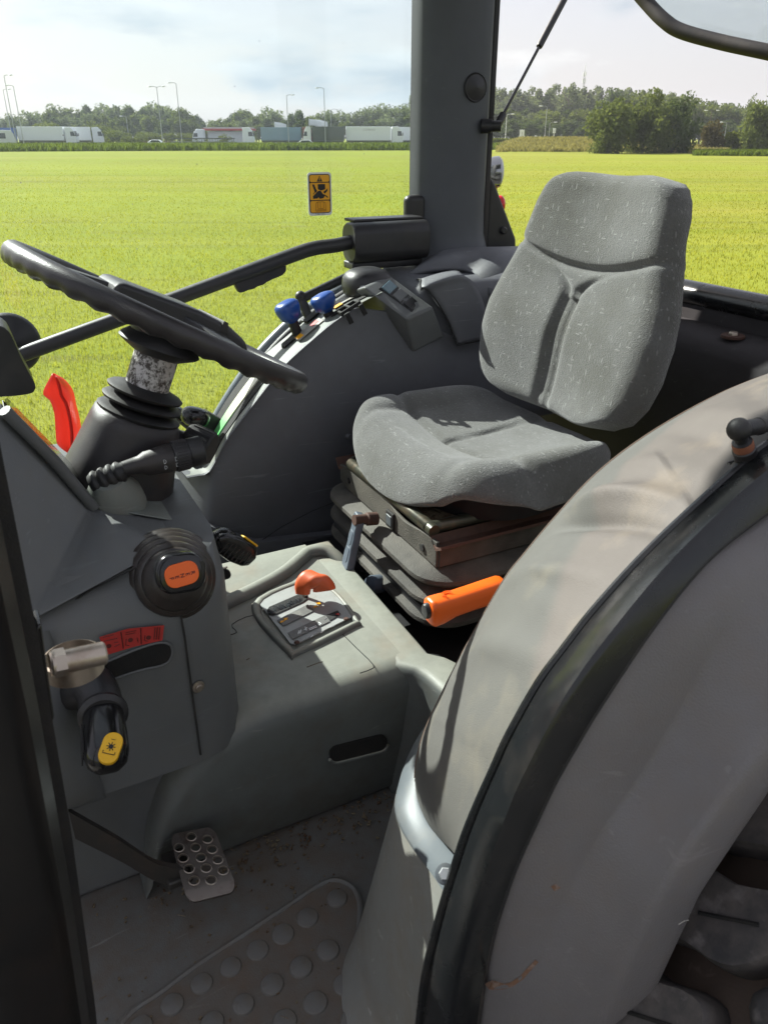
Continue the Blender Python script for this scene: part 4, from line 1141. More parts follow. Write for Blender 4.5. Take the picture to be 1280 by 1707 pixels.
    MB().tube([Vector((X0+.0305, Y1-.0065, 1.513)), Vector((X0+.018, Y1-.0065, 1.513))], .010, 12).build('tube_end', M['olive'], S)
    MB().box((.0625, -.02, 1.506), (.27, .33, .010)).build('wooden_board', M['board'], S, bevel=.002)
    MB().box((.03, Y1+.002, 1.478), (.026, .006, .03)).build('weight_window', M['dark'], S, bevel=.002)
    MB().box((.03, Y1+.005, 1.478), (.017, .003, .018)).build('weight_dial', M['greytrim'], S, bevel=.001)
    for x, z in ((-.075, 1.476), (.2, 1.482)):
        MB().lathe([(.006, 0), (.006, .003), (0, .0035)], (x, Y1, z), (0, 1, 0), 12, caps=False).build('plug', M['black'], S)
    # bellows: three pleats
    prof = [(1.468, -.014)]
    for k in range(3):
        zz = 1.464-k*.037
        prof += [(zz, -.022), (zz-.003, -.010), (zz-.012, .026), (zz-.017, .034), (zz-.023, .035), (zz-.028, .031), (zz-.031, .010), (zz-.034, -.022)]
    prof += [(1.345, -.012), (1.33, -.012)]
    rings = []
    for zz, o in prof:
        w, d = (X1-X0)/2+o, (Y1-Y0)/2+o; cx, cy = (X0+X1)/2, (Y0+Y1)/2-.006
        rings.append([Vector((cx+a, cy+b, zz)) for a, b in rrect(2*w, 2*d, .03+max(0, o), 6)])
    MB().loft(rings, True, True).build('bellows', M['bellow'], S, ang=25)
    # suspension crank handle
    p0, p1 = Vector((.066, .205, 1.474)), Vector((.048, .236, 1.398))
    ax = (p1-p0).normalized(); h = thing('x', None, None); bpy.data.objects.remove(h)
    side = Vector((1, -.15, 0)).normalized(); nrm = ax.cross(side).normalized()
    out = [(-.008, -.010), (.0, -.0135), (.012, -.013), (.02, -.0115), (.034, -.0145), (.048, -.0125), (.062, -.0155), (.08, -.0165), (.088, -.014), (.091, 0)]
    out = out+[(a, -b) for a, b in reversed(out[:-1])]
    hd = MB().prism([p0+ax*a+side*b-nrm*.007 for a, b in out], nrm*.014).build('weight_handle', M['leverblue'], S, bevel=.003)
    for a0, a1 in ((.022, .046), (.05, .076)):
        MB().prism([p0+ax*((a0+a1)/2+y)+side*x+nrm*.0062*sg for x, y in rrect(.017, a1-a0, .006)] if True else [], nrm*.002*sg).build('finger_hollow', M['leverblue'], hd, bevel=.0012) if (sg := 1) else None
        MB().prism([p0+ax*((a0+a1)/2+y)+side*x-nrm*.0062 for x, y in rrect(.017, a1-a0, .006)], -nrm*.002).build('finger_hollow', M['leverblue'], hd, bevel=.0012)
    MB().lathe([(.0, -.03), (.0115, -.03), (.0115, -.012), (.009, -.01), (.009, .012), (0, .012)], p0-Vector((.006, 0, 0)), (0, 1, 0.15), 14, caps=False).build('pivot', M['rust'], hd)
    # tilt lever under the front edge, height knob low at the side
    q = [at(585, 728, y=.09), at(566, 724, y=.10), at(553, 722, y=.10)]
    MB().tube(q, [.005, .0075, .006], 10).build('tilt_lever', M['fender'], S)
    c = at(634, 973, y=.185)
    MB().lathe([(0, .028), (.014, .026), (.0165, .018), (.0165, 0), (.011, -.012)], c, (-.25, .9, .3), 14, caps=False).build('side_knob', M['leverblue'], S)
    MB().box((.06, -.03, 1.372), (.36, .42, .03)).build('base_plate', M['black'], S, bevel=.006)
    return S
seat()
# ---- hand brake beside the seat
def handbrake():
    t = thing('handbrake_lever', 'bright orange hand brake grip with a black push button beside the seat', 'hand brake', (-.214, .234, 1.46))
    a, b = Vector((-.2135, .232, 1.459)), Vector((-.212, .108, 1.463)); d = (b-a).normalized()
    # section grows towards the button end and has a soft flat underside
    rings = []
    prof = [(0, .0125, .0150, 0), (.002, .0155, .0185, 0), (.006, .0170, .0205, -.001), (.02, .0170, .0200, -.001), (.04, .0160, .0170, .0005), (.07, .0160, .0168, .001), (.1, .0165, .0172, .001), (.118, .0165, .0172, .001), (.123, .0150, .0155, .001), (.125, .011, .0115, .001)]
    side = Vector((1, 0, 0)); up = Vector((0, 0, 1))
    for s, w, h, o in prof:
        rings.append([a+d*s+side*x+up*(y+o) for x, y in rrect(w*2, h*2, min(w, h)*.72, 5)])
    g = MB().loft(rings, True, True).build('grip', M['orange'], t, ang=50)
    MB().lathe([(.0105, .012), (.0105, -.004), (.009, -.0065), (0, -.007)], a+up*.003, d, 16, caps=False, sx=.85, sy=1.15).build('push_button', M['black'], g)
    for r in (.0045, .0065):
        ring = [a+d*.030+up*.0204+d*(r*1.25*math.cos(k*.35))+side*(r*math.sin(k*.35)) for k in range(13)]
        MB().tube(ring, .0007, 5).build('embossed_mark', M['orange'], g)
    MB().tube([b-d*.005, b+d*.035, b+d*.12], .0085, 12).build('lever_bar', M['black'], t)
handbrake()
# ================================================================ RIGHT-HAND FENDER CONSOLE
IN = [(313, 800), (330, 797), (347, 793), (362, 770), (377, 741), (410, 696), (453, 640), (482, 606), (528, 565), (556, 542), (594, 516), (640, 492), (690, 474), (740, 464), (800, 462), (860, 466)]
OUT = [(300, 776), (305, 776), (310, 776), (330, 752), (348, 722), (378, 668), (417, 615), (445, 588), (492, 549), (522, 524), (555, 504), (600, 482), (650, 464), (700, 452), (760, 446), (830, 448)]
def fender_console():
    t = thing('fender_console', 'charcoal plastic console moulded over the far rear fender', 'console', (.40, .1, 1.30))
    top = resample(smooth(ats(IN[:12], x=.362), 6), 60); out = resample(smooth(ats(OUT[:12], x=.50), 6), 60)
    # inner wall: drops from the top edge, slightly hollow, with a rounded nose at the front
    rows = []
    n = len(top)
    wtop = resample(smooth(ats(IN[:11], x=.362), 6)+ats([(610, 520), (650, 524), (700, 540), (760, 566), (800, 572), (860, 580)], x=.362), 80)
    for k in range(14):
        s = k/13; row = []
        for i, p in enumerate(wtop):
            u = i/(len(wtop)-1)
            z = lerp(p.z-.006, 1.17, s); y = p.y
            if u < .12: y = lerp(p.y, .437, min(1, s*2.0)*(1-u/.12))
            x = .362-.012*math.sin(min(1, s*1.6)*math.pi)+.004
            nose = max(0, 1-u/.07)
            row.append(Vector((x+.10*nose**2.0, y-.0*nose, z)))
        rows.append(row)
    rows = [[p+Vector((.006, 0, .0052)) for p in wtop], [p+Vector((.0015, 0, .004)) for p in wtop]]+rows
    MB().rows(rows).build('inner_wall', M['fender'], t, ang=70)
    mid = [a.lerp(b, .5)+Vector((0, 0, .003)) for a, b in zip(top, out)]
    a2 = [p+Vector((.006, 0, .0052)) for p in top]
    MB().rows([a2, mid, out, [p+Vector((.004, 0, -.03)) for p in out], [Vector((p.x+.05, p.y, p.z-.12)) for p in out]]).build('top_strip', M['deck'], t, ang=50)
    # joint line low on the wall
    MB().tube(ats([(430, 905), (470, 878), (520, 852), (560, 836)], x=.3475), .0009, 5).build('joint_line', M['seam'], t)
    def on(i, w, h=.004):       # point on the strip: i along 0..1, w across 0 inner .. 1 outer
        k = i*(n-1); j = min(n-2, int(k)); f = k-j
        a = top[j].lerp(top[j+1], f); b = out[j].lerp(out[j+1], f); tan = (top[j+1]-top[j]).normalized(); nn = tan.cross(b-a).normalized()
        if nn.z < 0: nn = -nn
        return a.lerp(b, w)+nn*h
    def near(u, v, w):
        best = min(range(0, 1001), key=lambda q: (proj(on(q/1000, w))-Vector((u, v))).length); return best/1000
    def band(name, i0, i1, w0, w1, mat, h=.0055, th=.003, m=18, ends=True):
        lo = [on(lerp(i0, i1, k/m), w0, h) for k in range(m+1)]; hi = [on(lerp(i0, i1, k/m), w1, h) for k in range(m+1)]
        lo2 = [on(lerp(i0, i1, k/m), w0, h-th) for k in range(m+1)]; hi2 = [on(lerp(i0, i1, k/m), w1, h-th) for k in range(m+1)]
        return MB().loft([[a, b, c, d] for a, b, c, d in zip(lo, hi, hi2, lo2)], True, True).build(name, mat, t, flat=False)
    # hand throttle quadrant: black grooves and the coloured scale
    i0, i1 = near(345, 765, .4), near(452, 628, .4)
    band('throttle_groove', i0, i1, .18, .34, M['dark'], .0052)
    band('throttle_scale', i0+.012, i1, .36, .62, M['scale'], .0075)
    band('throttle_groove', i0, i1, .66, .92, M['dark'], .0052)
    band('scale_end', i0-.012, i0+.012, .34, .64, M['yellow'], .009)
    c = on(i0-.032, .5, .008)
    MB().lathe([(0, -.012), (.0125, -.011), (.0135, .0), (.0125, .011), (.009, .013), (0, .013)], c, (1, -.25, .1), 20, caps=False).build('scale_knob', M['rubber'], t)
    MB().lathe([(.009, .0132), (.008, .0165), (0, .0175)], c, (-1, .25, -.1), 16, caps=False).build('knob_cap', M['greytrim'], t)
    # lever slots and printed panels
    ia, ib = near(472, 570, .62), near(515, 540, .62)
    def slot(u0, v0, u1, v1, w, ww):
        a, b = near(u0, v0, w), near(u1, v1, w); m = 14
        ring = []
        for k in range(m+1): ring.append((lerp(a, b, k/m), w-ww*min(1, 3*math.sin(math.pi*k/m)**.6)))
        for k in range(m, -1, -1): ring.append((lerp(a, b, k/m), w+ww*min(1, 3*math.sin(math.pi*k/m)**.6)))
        lo = [on(i, q, .0068) for i, q in ring]
        MB().prism(lo, (0, 0, -.004)).build('lever_slot', M['dark'], t, flat=True)
    slot(467, 574, 497, 549, .62, .10)
    slot(512, 541, 537, 524, .84, .10)
    slot(560, 538, 616, 500, .26, .055)
    band('printed_panel', near(492, 562, .4), near(535, 531, .4), .30, .58, M['paper'], .0064, .001)
    band('printed_panel', near(562, 520, .5), near(604, 493, .5), .50, .80, M['paper'], .0064, .001)
    band('orange_mark', near(492, 562, .44), near(502, 555, .44), .36, .52, M['amber'], .0068, .001, 6)
    band('orange_mark', near(563, 523, .5), near(575, 515, .5), .46, .58, M['amber'], .0068, .001, 6)
    band('red_mark', near(518, 543, .46), near(530, 535, .46), .40, .56, M['decalred'], .0068, .001, 6)
    # black latch bracket clipped on the inner edge
    i = near(587, 523, .06)
    cc = on(i, .06, .009); tan = (on(i+.01, .06)-on(i-.01, .06)).normalized(); ac = (on(i, .5)-on(i, 0)).normalized(); up = tan.cross(ac).normalized()
    up = up if up.z > 0 else -up
    RM = Matrix((tan, ac, up)).transposed()
    br = MB()
    for x in (-.02, .0, .02): br.box(cc+tan*x, (.005, .03, .007), RM)
    br.box(cc+ac*.014, (.046, .005, .007), RM); br.box(cc-ac*.013, (.046, .005, .007), RM)
    for x in (-.014, .018): br.box(cc+tan*x-ac*.022-up*.012, (.009, .006, .022), RM)
    br.build('latch_bracket', M['dark'], t, bevel=.001)
    # rocker switch housing: sloped wedge standing out of the wall
    px = {'tl': (606, 482), 'tr': (648, 462), 'br': (722, 512), 'bl': (678, 532), 'ft': (690, 587), 'fr': (741, 561), 'wl': (640, 505)}
    TL, TR = at(*px['tl'], x=.385)+Vector((0, 0, .004)), at(648, 458, x=.43)
    BLx, BRx = at(*px['bl'], x=.322), at(*px['br'], x=.335)
    FT, FR = at(*px['ft'], x=.352), at(*px['fr'], x=.352)
    W = Vector((.07, 0, -.02))
    mb = MB(); b = mb.add([TL, TR, BRx, BLx, FT, FR, TL+W, TR+W, FR+Vector((.08, 0, 0)), FT+Vector((.08, 0, 0))])
    for q in ((0, 1, 2, 3), (3, 2, 5, 4), (0, 3, 4), (1, 5, 2), (0, 4, 9, 6), (1, 7, 8, 5), (0, 6, 7, 1), (4, 5, 8, 9), (6, 9, 8, 7)): mb.face(*[b+i for i in q])
    hs = mb.build('switch_housing', M['dash'], t, bevel=.005, seg=3)
    ex = (BLx-TL); ey = (TR-TL+BRx-BLx)/2; nn = ex.cross(ey).normalized(); nn = nn if nn.z > 0 else -nn
    nn = nn if nn.x < .5 else -nn
    for k, (a, mt) in enumerate(((.26, 'swblue'), (.51, 'dash'), (.77, 'black'))):
        c = TL+ex*a+ey*.52+nn*.0015
        RM = Matrix((ex.normalized(), (ey-ex*ey.dot(ex)/ex.length_squared).normalized(), nn)).transposed()
        MB().box(c, (.026, .036, .006), RM).build('switch_frame', M['black'], hs, bevel=.001)
        MB().box(c+nn*.0022, (.020, .031, .006), RM@Matrix.Rotation(R(6), 3, 'Y')).build('rocker_switch', M[mt], hs, bevel=.0012)
    # rounded black hood behind the switches, with a grey bolt
    MB().ellipsoid(at(612, 474, x=.455), (.045, .05, .034), 18, 10, None, 2.6).build('switch_hood', M['black'], t)
    MB().lathe([(0, .004), (.006, .003), (.0065, 0)], at(605, 481, x=.415), (-.6, .4, .6), 12, caps=False).build('hood_bolt', M['galv'], t)
    # arm rest lid: curved panel over the rear of the fender
    rows = []
    E0 = ats([(700, 479), (715, 487), (738, 520), (752, 548), (762, 576)], x=.344); E1 = ats([(768, 456), (790, 472), (806, 505), (811, 535), (812, 566)], x=.344)
    q0 = [at(688, 470, x=.46)]+[at(700, 466, x=.40)]; q1 = [at(752, 450, x=.46)]+[at(765, 452, x=.40)]
    A = smooth(q0+E0, 5); B = smooth(q1+E1, 5)
    for k in range(9): rows.append([a.lerp(b, k/8)+Vector((-.004*math.sin(k/8*math.pi), 0, .004*math.sin(k/8*math.pi))) for a, b in zip(A, B)])
    MB().rows(rows).build('armrest_lid', M['fender'], t, solid=.008, ang=60)
    MB().tube([a+Vector((-.001, 0, .001)) for a in A], .0016, 6).build('lid_joint', M['seam'], t)
    MB().tube([a+Vector((-.001, 0, .001)) for a in [A[-1].lerp(B[-1], k/5) for k in range(6)]], .0014, 6).build('lid_joint', M['seam'], t)
    # shelf joining the fender to the pillar foot
    sh = [at(668, 462, x=.50), at(700, 450, x=.47), at(768, 446, x=.45), at(800, 462, x=.40), at(822, 500, x=.36), at(826, 540, x=.352)]
    sh = smooth(sh, 5)
    MB().rows([[p+Vector((.0, .0, 0)) for p in sh], [p+Vector((.05, -.10, .03)) for p in sh], [p+Vector((.08, -.26, .02)) for p in sh]]).build('rear_shelf', M['fender'], t, solid=.01, ang=60)
    MB().box((.50, -.30, 1.62), (.26, .46, .34)).build('rear_block', M['fender'], t, bevel=.04)
    return t, on, near
def proj(P):
    q = P-CAM; d = q.dot(FW); return Vector((640+F*q.dot(RT)/d, 853.5-F*q.dot(UP)/d))
def scalem():
    t = NT('coloured_scale'); s = t.n('ShaderNodeSeparateXYZ'); t.l(t.tc.outputs['Generated'], s.inputs[0])
    c = t.ramp(s.outputs[2], (0, (.75, .45, .05)), (.06, (.7, .5, .1)), (.1, (.02, .22, .12)), (.22, (.06, .45, .1)), (.4, (.25, .55, .25)), (.62, (.62, .62, .42)), (1, (.66, .64, .55)))
    b = t.ramp(t.noise(70, 2, .5, scale=(1, 1, 1)), (.6, 0), (.66, 1))
    return t.done(t.bsdf(c, .3, 0, None, .5))
M['scale'] = scalem()
M['paper'] = paint('faded_print', (.26, .25, .22), .6, 0, .4, (.2, .15, .11), ds=50)
M['swblue'] = paint('pale_blue_switch', (.1, .17, .2), .3, 0, .2)
fc, on, near = fender_console()
def blue_lever(label, base, head, wts):
    t = thing('hydraulic_lever', label, 'lever', tuple(base), 'blue hydraulic levers on the fender console')
    d = (head-base).normalized(); L = (head-base).length
    MB().tube([base-d*.012, base+d*(L*.55)], [.0105, .0105], 12).build('stem', M['black'], t)
    side = Vector((.3, -.9, 0)); side = (side-d*side.dot(d)).normalized(); w = d.cross(side)
    rings = []
    for s, a, b in ((.46, .0105, .0105), (.50, .0125, .012), (.58, .0165, .015), (.70, .0205, .0180), (.86, .0235, .0200), (1.0, .0245, .0205), (1.12, .0235, .0195), (1.2, .019, .016), (1.235, .011, .009)):
        rings.append([base+d*(L*s)+side*x+w*y for x, y in rrect(a*2, b*2, min(a, b)*.8, 5)])
    k = MB().loft(rings, True, True).build('knob', M['blue'], t, ang=60)
    c = base+d*(L*.98); pr = rings[4]
    MB().tube([base+d*(L*.80)+(p-base-d*(L*.86))*1.006 for p in rings[3]][0:], .0006, 4, closed=True).build('mould_line', M['bluedark'], k)
M['bluedark'] = paint('dark_blue', (.006, .03, .14), .4)
blue_lever('blue hydraulic lever knob leaning forward, first behind the steering wheel', at(496, 556, x=.45), at(479, 513, x=.452), 1)
blue_lever('upright bright blue hydraulic lever knob nearer the switches', at(553, 536, x=.42), at(538, 499, x=.424), 1)
def twin_knob():
    t = thing('hand_throttle', 'glossy black twin-knob hand throttle lever in front of the fender', 'lever', tuple(at(330, 700, x=.46)))
    MB().prism(ats([(340, 680), (388, 708), (372, 742), (350, 736), (338, 752), (320, 735), (322, 700)], x=.475), (-.02, 0, 0)).build('bracket', M['black'], t, bevel=.002)
    e = Matrix((Vector((0, .9, .35)).normalized(), Vector((1, 0, 0)), Vector((0, -.35, .9)).normalized())).transposed()
    MB().ellipsoid(at(326, 695, x=.43), (.028, .022, .019), 20, 12, e, 2.5).build('knob', M['gloss'], t)
    MB().ellipsoid(at(291, 690, x=.50), (.022, .02, .017), 20, 12, e, 2.4).build('knob', M['gloss'], t)
    MB().tube(ats([(291, 690), (318, 712), (345, 735)], x=.50), .009, 10).build('arm', M['black'], t)
twin_knob()
# ---- door furniture on the far side: box hinge, grab bar, finger grip, gas strut
def door_hardware():
    t = thing('door_latch_box', 'black door latch housing bolted beside the foot of the pillar', 'door latch', (.56, -.1, 1.85))
    sec = [(x+.0, z) for x, z in rrect(.07, .08, .024, 5)]
    y0, y1 = -.012, -.188
    rings = [[Vector((.562+x*s, y, 1.850+z*s)) for x, z in sec] for y, s in ((y0, .90), (y0-.004, .97), (y0-.012, 1), (y1, 1))]
    MB().loft(rings, True, True).build('housing', M['black'], t, ang=50)
    MB().box((.62, -.2, 1.872), (.03, .05, .125)).build('back_plate', M['black'], t, bevel=.012)
    MB().box((.582, -.105, 1.8925), (.05, .165, .006)).build('top_flange', M['black'], t, bevel=.002)
    MB().box((.575, -.10, 1.803), (.05, .17, .016)).build('lower_flange', M['black'], t, bevel=.004)
    g = thing('grab_bar', 'long black grab bar running across the far door from the latch box', 'grab bar', tuple(at(300, 500, x=.57)))
    P = smooth([Vector((.556, -.02, 1.853)), at(560, 409, x=.556), at(520, 415, x=.56), at(470, 432, x=.565), at(300, 495, x=.585), at(40, 590, x=.60), at(-160, 665, x=.61)], 7)
    MB().tube(P, .0142, 14).build('bar', M['black'], g)
    gr = [(392, 470), (394, 478), (400, 489), (408, 487), (415, 484), (424, 482), (430, 478), (440, 475), (447, 470), (455, 466), (463, 463), (472, 459), (478, 452), (478, 444)]
    lo = ats(gr, x=.568); hi = ats([(478, 440), (392, 462)], x=.568)
    MB().prism(lo+hi, (.02, 0, 0)).build('finger_grip', M['rubber'], g, bevel=.003)
    d = thing('door_disc', 'round black rubber disc on the far door frame behind the grab bar', 'disc', tuple(at(18, 572, x=.66)))
    MB().lathe([(0, .03), (.018, .028), (.03, .02), (.052, .012), (.058, .004), (.058, -.01), (0, -.012)], at(16, 573, x=.66), (-1, .0, .12), 32, caps=False).build('disc_body', M['black'], d)
    s, dd = gas_strut('door_strut', 'black gas strut with a ball joint beside the blue levers', at(628, 438, x=.60), at(505, 497, x=.565), .42, .004, .0095)
    c = at(501, 494, x=.565)
    MB().ellipsoid(c, (.0115, .0115, .0115), 14, 9).build('ball_joint', M['black'], s)
    e = at(515, 530, x=.55)
    MB().tube([c, c.lerp(e, .5), e], [.0075, .0105, .009], 12).build('ball_pin', M['black'], s)
    MB().lathe([(.017, 0), (.017, .006), (.01, .008), (0, .008)], e-Vector((0, 0, .006)), (0, .2, 1), 14, caps=False).build('base_nut', M['rubber'], s)
door_hardware()
# ---- safety sign stuck to the side window
def sticker():
    c = at(533, 323.5, x=.6545); t = thing('warning_sticker', 'orange and white safety pictogram sticker on the side window', 'sticker', tuple(c))
    sc = (at(533, 288, x=.6545)-at(533, 359, x=.6545)).length/71        # metres per photograph pixel
    def m(x, y, h=0): return c+Vector((-h, -x*sc*1.17, y*sc))
    def P(pts, h): return [m(x, y, h) for x, y in pts]
    MB().prism(P(rrect(39, 72, 5), .0004), (-.0005, 0, 0)).build('backing', M['whitesticker'], t, flat=True)
    def R2(x0, y0, x1, y1, r): return [(x+(x0+x1)/2, y+(y0+y1)/2) for x, y in rrect(x1-x0, y1-y0, r)]
    MB().prism(P(R2(-17.6, -32, 17.6, 33, 4.5), .001), (-.0002, 0, 0)).build('black_border', M['ink'], t, flat=True)
    for nm, y0, y1 in (('panel', 20.2, 31.6), ('panel', -9.6, 18.6), ('panel', -30.7, -11.2)):
        MB().prism(P(R2(-16.2, y0, 16.2, y1, 1.6 if y0 == -9.6 else 3), .0013), (-.0002, 0, 0)).build(nm, M['amber'], t, flat=True)
    I = MB()
    I.poly(P([(-4.6, 20.8), (4.6, 20.8), (0, 30.6)], .0018))
    I.poly(P([(-3.2, 16.6), (9, 16.6), (9, 8), (4, 6.2), (1.5, 6.2), (-3.2, 8)], .0018))
    I.poly(P([(-12.5, 16.3), (-9, 16.3), (-6.5, 9), (-4.5, 6.2), (-6, 2.8), (-8.5, 3.2), (-10, 8)], .0018))
    I.poly(P([(-11.2, 1.2), (-8.6, 4.0), (-8, 2.8), (-10.8, -.2)], .0018))
    I.poly(P([(-3, 5.4), (1.2, 6), (4.5, .5), (8.8, -1.8), (6, -6.5), (1.2, -7.8), (-1.4, -7.4), (-2.2, -5), (-4.5, -7.2), (-11.5, -7.6), (-11.8, -3.2), (-8.5, 0)], .0018))
    I.poly(P([(5.2, 3.4), (8, .4), (12.6, 5.2), (13, 9.2), (9.8, 6.6)], .0018))
    I.poly(P([(8.6, -1.2), (12.9, -4.8), (13, -6.8), (10.8, -5.6), (7.8, -2.6)], .0018))
    I.build('pictogram', M['ink'], t, flat=True)
    MB().poly(P([(-.5, 22.6), (.5, 22.6), (.6, 28), (-.6, 28)], .0021)).build('exclamation_mark', M['amber'], t, flat=True)
    B = MB()
    for a, b in (((-4, -13), (-4, -23.5)), ((0, -13), (0, -23.5)), ((5.5, -13), (5.5, -23.5)), ((-4, -13), (5.5, -13)), ((-7, -15), (-8, -28.5)), ((8.5, -15), (9, -28.5)), ((-7, -28.4), (9, -28.4)), ((-4, -24.5), (5.5, -24.5)), ((-6, -26.5), (8, -26.5)), ((-7, -15), (-4, -13)), ((8.5, -15), (5.5, -13))):
        B.tube(P([a, b], .0018), sc*.45, 4)
    B.build('book_symbol', M['brownink'], t, flat=True)
    def mp(x, y): return m(x, y-33.9, .0012)
    text_mb('7 8801 299 3', 3.2, mp).build('part_number', M['ink'], t, flat=True)
M['brownink'] = paint('brown_ink', (.3, .12, .005), .6, 0, 0)
sticker()
# ================================================================ DASH PEDESTAL
def pedestal():
    t = thing('dash_pedestal', 'grey plastic dash pedestal carrying the steering column', 'dashboard', (-.1, .7, 1.40))
    A = Vector((-.100, .630, 1.655)); Rb = Vector((-.250, .712, 1.612)); Fw = Vector((-.150, .700, 1.800))
    Lr = Vector((-.205, .560, 1.638)); D = Vector((-.118, .536, 1.622))
    T1 = Vector((-.252, .566, 1.588)); T0 = Vector((-.252, .72, 1.592))
    # upper hood as one solid; far side mirrored across the centre line
    def mx(p): return Vector((-p.x+.02, p.y, p.z))
    near_ = dict(A=A, Rb=Rb, Lr=Lr, D=D)
    F1 = Vector((-.26, 1.0, 1.66)); F2 = Vector((-.17, 1.0, 1.80)); Fw2 = Vector((-.148, .70, 1.80))
    mb = MB()
    V = [A, D, Lr, Rb, Fw2, F2, F1]
    b = mb.add(V); Mv = [Vector(p) for p in ((.0, .63, 1.655), (.12, .536, 1.622), (.2, .56, 1.6), (.2, .712, 1.6), (-.095, .70, 1.80), (-.095, 1.0, 1.80), (.2, 1.0, 1.62))]; c = mb.add(Mv)
    a_, d_, l_, r_, w_, g_, h_ = range(7)
    for q in ((a_, r_, h_, g_, w_), (a_, d_, l_), (a_, l_, r_)):
        mb.face(*[b+i for i in q]); mb.face(*[c+i for i in reversed(q)])
    mb.face(b+a_, c+a_, c+d_, b+d_); mb.face(b+a_, b+w_, c+w_, c+a_); mb.face(b+w_, b+g_, c+g_, c+w_); mb.face(b+d_, c+d_, c+l_, b+l_)
    mb.face(b+l_, c+l_, c+r_, b+r_); mb.face(b+r_, c+r_, c+h_, b+h_); mb.face(b+h_, c+h_, c+g_, b+g_)
    mb.build('hood', M['dash'], t, bevel=.009, seg=3)
    # lighter top deck the column stands on
    E1, E2 = Vector((.13, .630, 1.6555)), Vector((.13, .536, 1.6225))
    MB().loft([[A+Vector((.002, -.003, .004)), D+Vector((.003, .002, .005)), E2+Vector((0, .002, .004)), E1+Vector((0, -.003, .004))], [A+Vector((.002, -.003, .0015)), D+Vector((.003, .002, .0025)), E2+Vector((0, .002, -.02)), E1+Vector((0, -.003, -.02))]], True, True).build('deck', M['deck'], t, bevel=.003)
    # instrument cover: clear sheet on the steep face in front of the wheel, in a thin rim
    e1 = (Fw2-A); q = [A+e1*.06+Vector((.012, 0, 0)), Mv[0].lerp(Mv[4], .06), Mv[0].lerp(Mv[4], .97), A+e1*.97+Vector((.012, 0, 0))]
    n = Vector((0, -.9, .4)).normalized()
    MB().prism([p+n*.004 for p in q], n*.003).build('instrument_cover', M['clear'], t, flat=True)
    MB().prism([p+n*.001 for p in q], n*.001).build('instrument_panel', M['ink'], t, flat=True)
    MB().tube([A+n*.004, A+e1*.5+n*.007, Fw2+n*.004], .0065, 10).build('cover_rim', M['dash'], t)
    # lower body
    secs = []
    for z, g in ((1.366, 0), (1.40, .0), (1.50, .0), (1.56, -.001), (1.586, -.006), (1.598, -.016)):
        secs.append([Vector((x, y, z)) for x, y in ((-.252-g, 1.0), (-.252-g, .80), (-.252-g, .70), (-.252-g, .62), (-.251-g, .575), (-.246-g, .543+g*.3), (-.234, .520), (-.214, .508), (-.18, .503), (.2, .503), (.25, .53), (.255, .6), (.255, 1.0))])
    secs.append([p+Vector((.03 if p.x < 0 else -.03, 0, .030)) for p in secs[-1]])
    MB().loft(secs, True, True).build('body', M['dash'], t, ang=60)
    MB().prism([Vector((-.203, y, z)) for y, z in ((1.0, 1.361), (.525, 1.361), (.515, FZ), (1.0, FZ))], (.45, 0, 0)).build('base', M['dash'], t, bevel=.012, seg=3)
    MB().box((-.08, .78, 1.3635), (.28, .44, .006)).build('base_joint', M['dark'], t)
    # upright joint, panel joint, bolt, control slot, printed label
    X = -.2535
    MB().tube(ats([(300, 1016), (308, 1060), (320, 1150), (335, 1258)], x=X), .0013, 6).build('panel_joint', M['seam'], t)
    MB().tube(ats([(60, 1046), (110, 1010), (160, 978), (200, 958), (232, 944)], x=-.222), .0010, 6).build('panel_joint', M['seam'], t)
    cb = at(331, 1145, x=-.2515)
    MB().lathe([(0, .004), (.0035, .004), (.0045, .0025), (.0045, .001), (.0075, .0005), (.0075, -.001)], cb, (-1, -.15, 0), 14, caps=False).build('bolt', M['zinc'], t)
    so_ = [(100, 1152), (118, 1136), (150, 1118), (190, 1098), (240, 1078), (268, 1071), (284, 1075), (288, 1088), (282, 1102), (268, 1110), (235, 1117), (190, 1132), (150, 1150), (122, 1166), (106, 1168)]
    SP = smooth(ats(so_, x=X+.0005), 3, True)
    MB().prism(SP, (.004, 0, 0)).build('control_slot', M['dark'], t, flat=True)
    MB().tube(SP, .0016, 6, closed=True).build('slot_edge', M['dash'], t)
    lb = ats([(166, 1062), (214, 1048), (274, 1042), (271, 1067), (226, 1077), (176, 1092)], x=X-.0002)
    lab = MB().prism(lb, (-.0006, 0, 0)).build('control_label', M['decalred'], t, flat=True)
    ink = MB()
    def IK(px, w=.0005): ink.tube(ats(px, x=X-.0009), w, 4)
    IK([(202, 1053), (206, 1081)], .0007); IK([(235, 1047), (236, 1074)], .0007)
    for (u, v) in ((182, 1077), (218, 1067), (248, 1063)):
        cpt = at(u, v, x=X-.0009); ink.lathe([(0, 0), (.0028, 0)], cpt, (-1, 0, 0), 10, caps=False)
    for k in range(4):
        IK([(208+1.5, 1055+k*0), (228, 1051)], .0004); IK([(210, 1058), (226, 1055)], .0004)
    IK([(172, 1063), (190, 1058)]); IK([(174, 1069), (196, 1064)]); IK([(190, 1072), (198, 1070)]); IK([(191, 1078), (200, 1074)])
    for k in range(3): IK([(259+k*4, 1046), (257+k*4, 1066)], .0006)
    IK([(211, 1065), (210, 1076)]); IK([(211, 1076), (216, 1076)]); IK([(229, 1063), (231, 1071)]); IK([(242, 1059), (241, 1068)]); IK([(242, 1068), (247, 1069)])
    ink.build('label_print', M['decaldark'], lab, flat=True)
    # duct at the outer edge of the pedestal
    rows = []
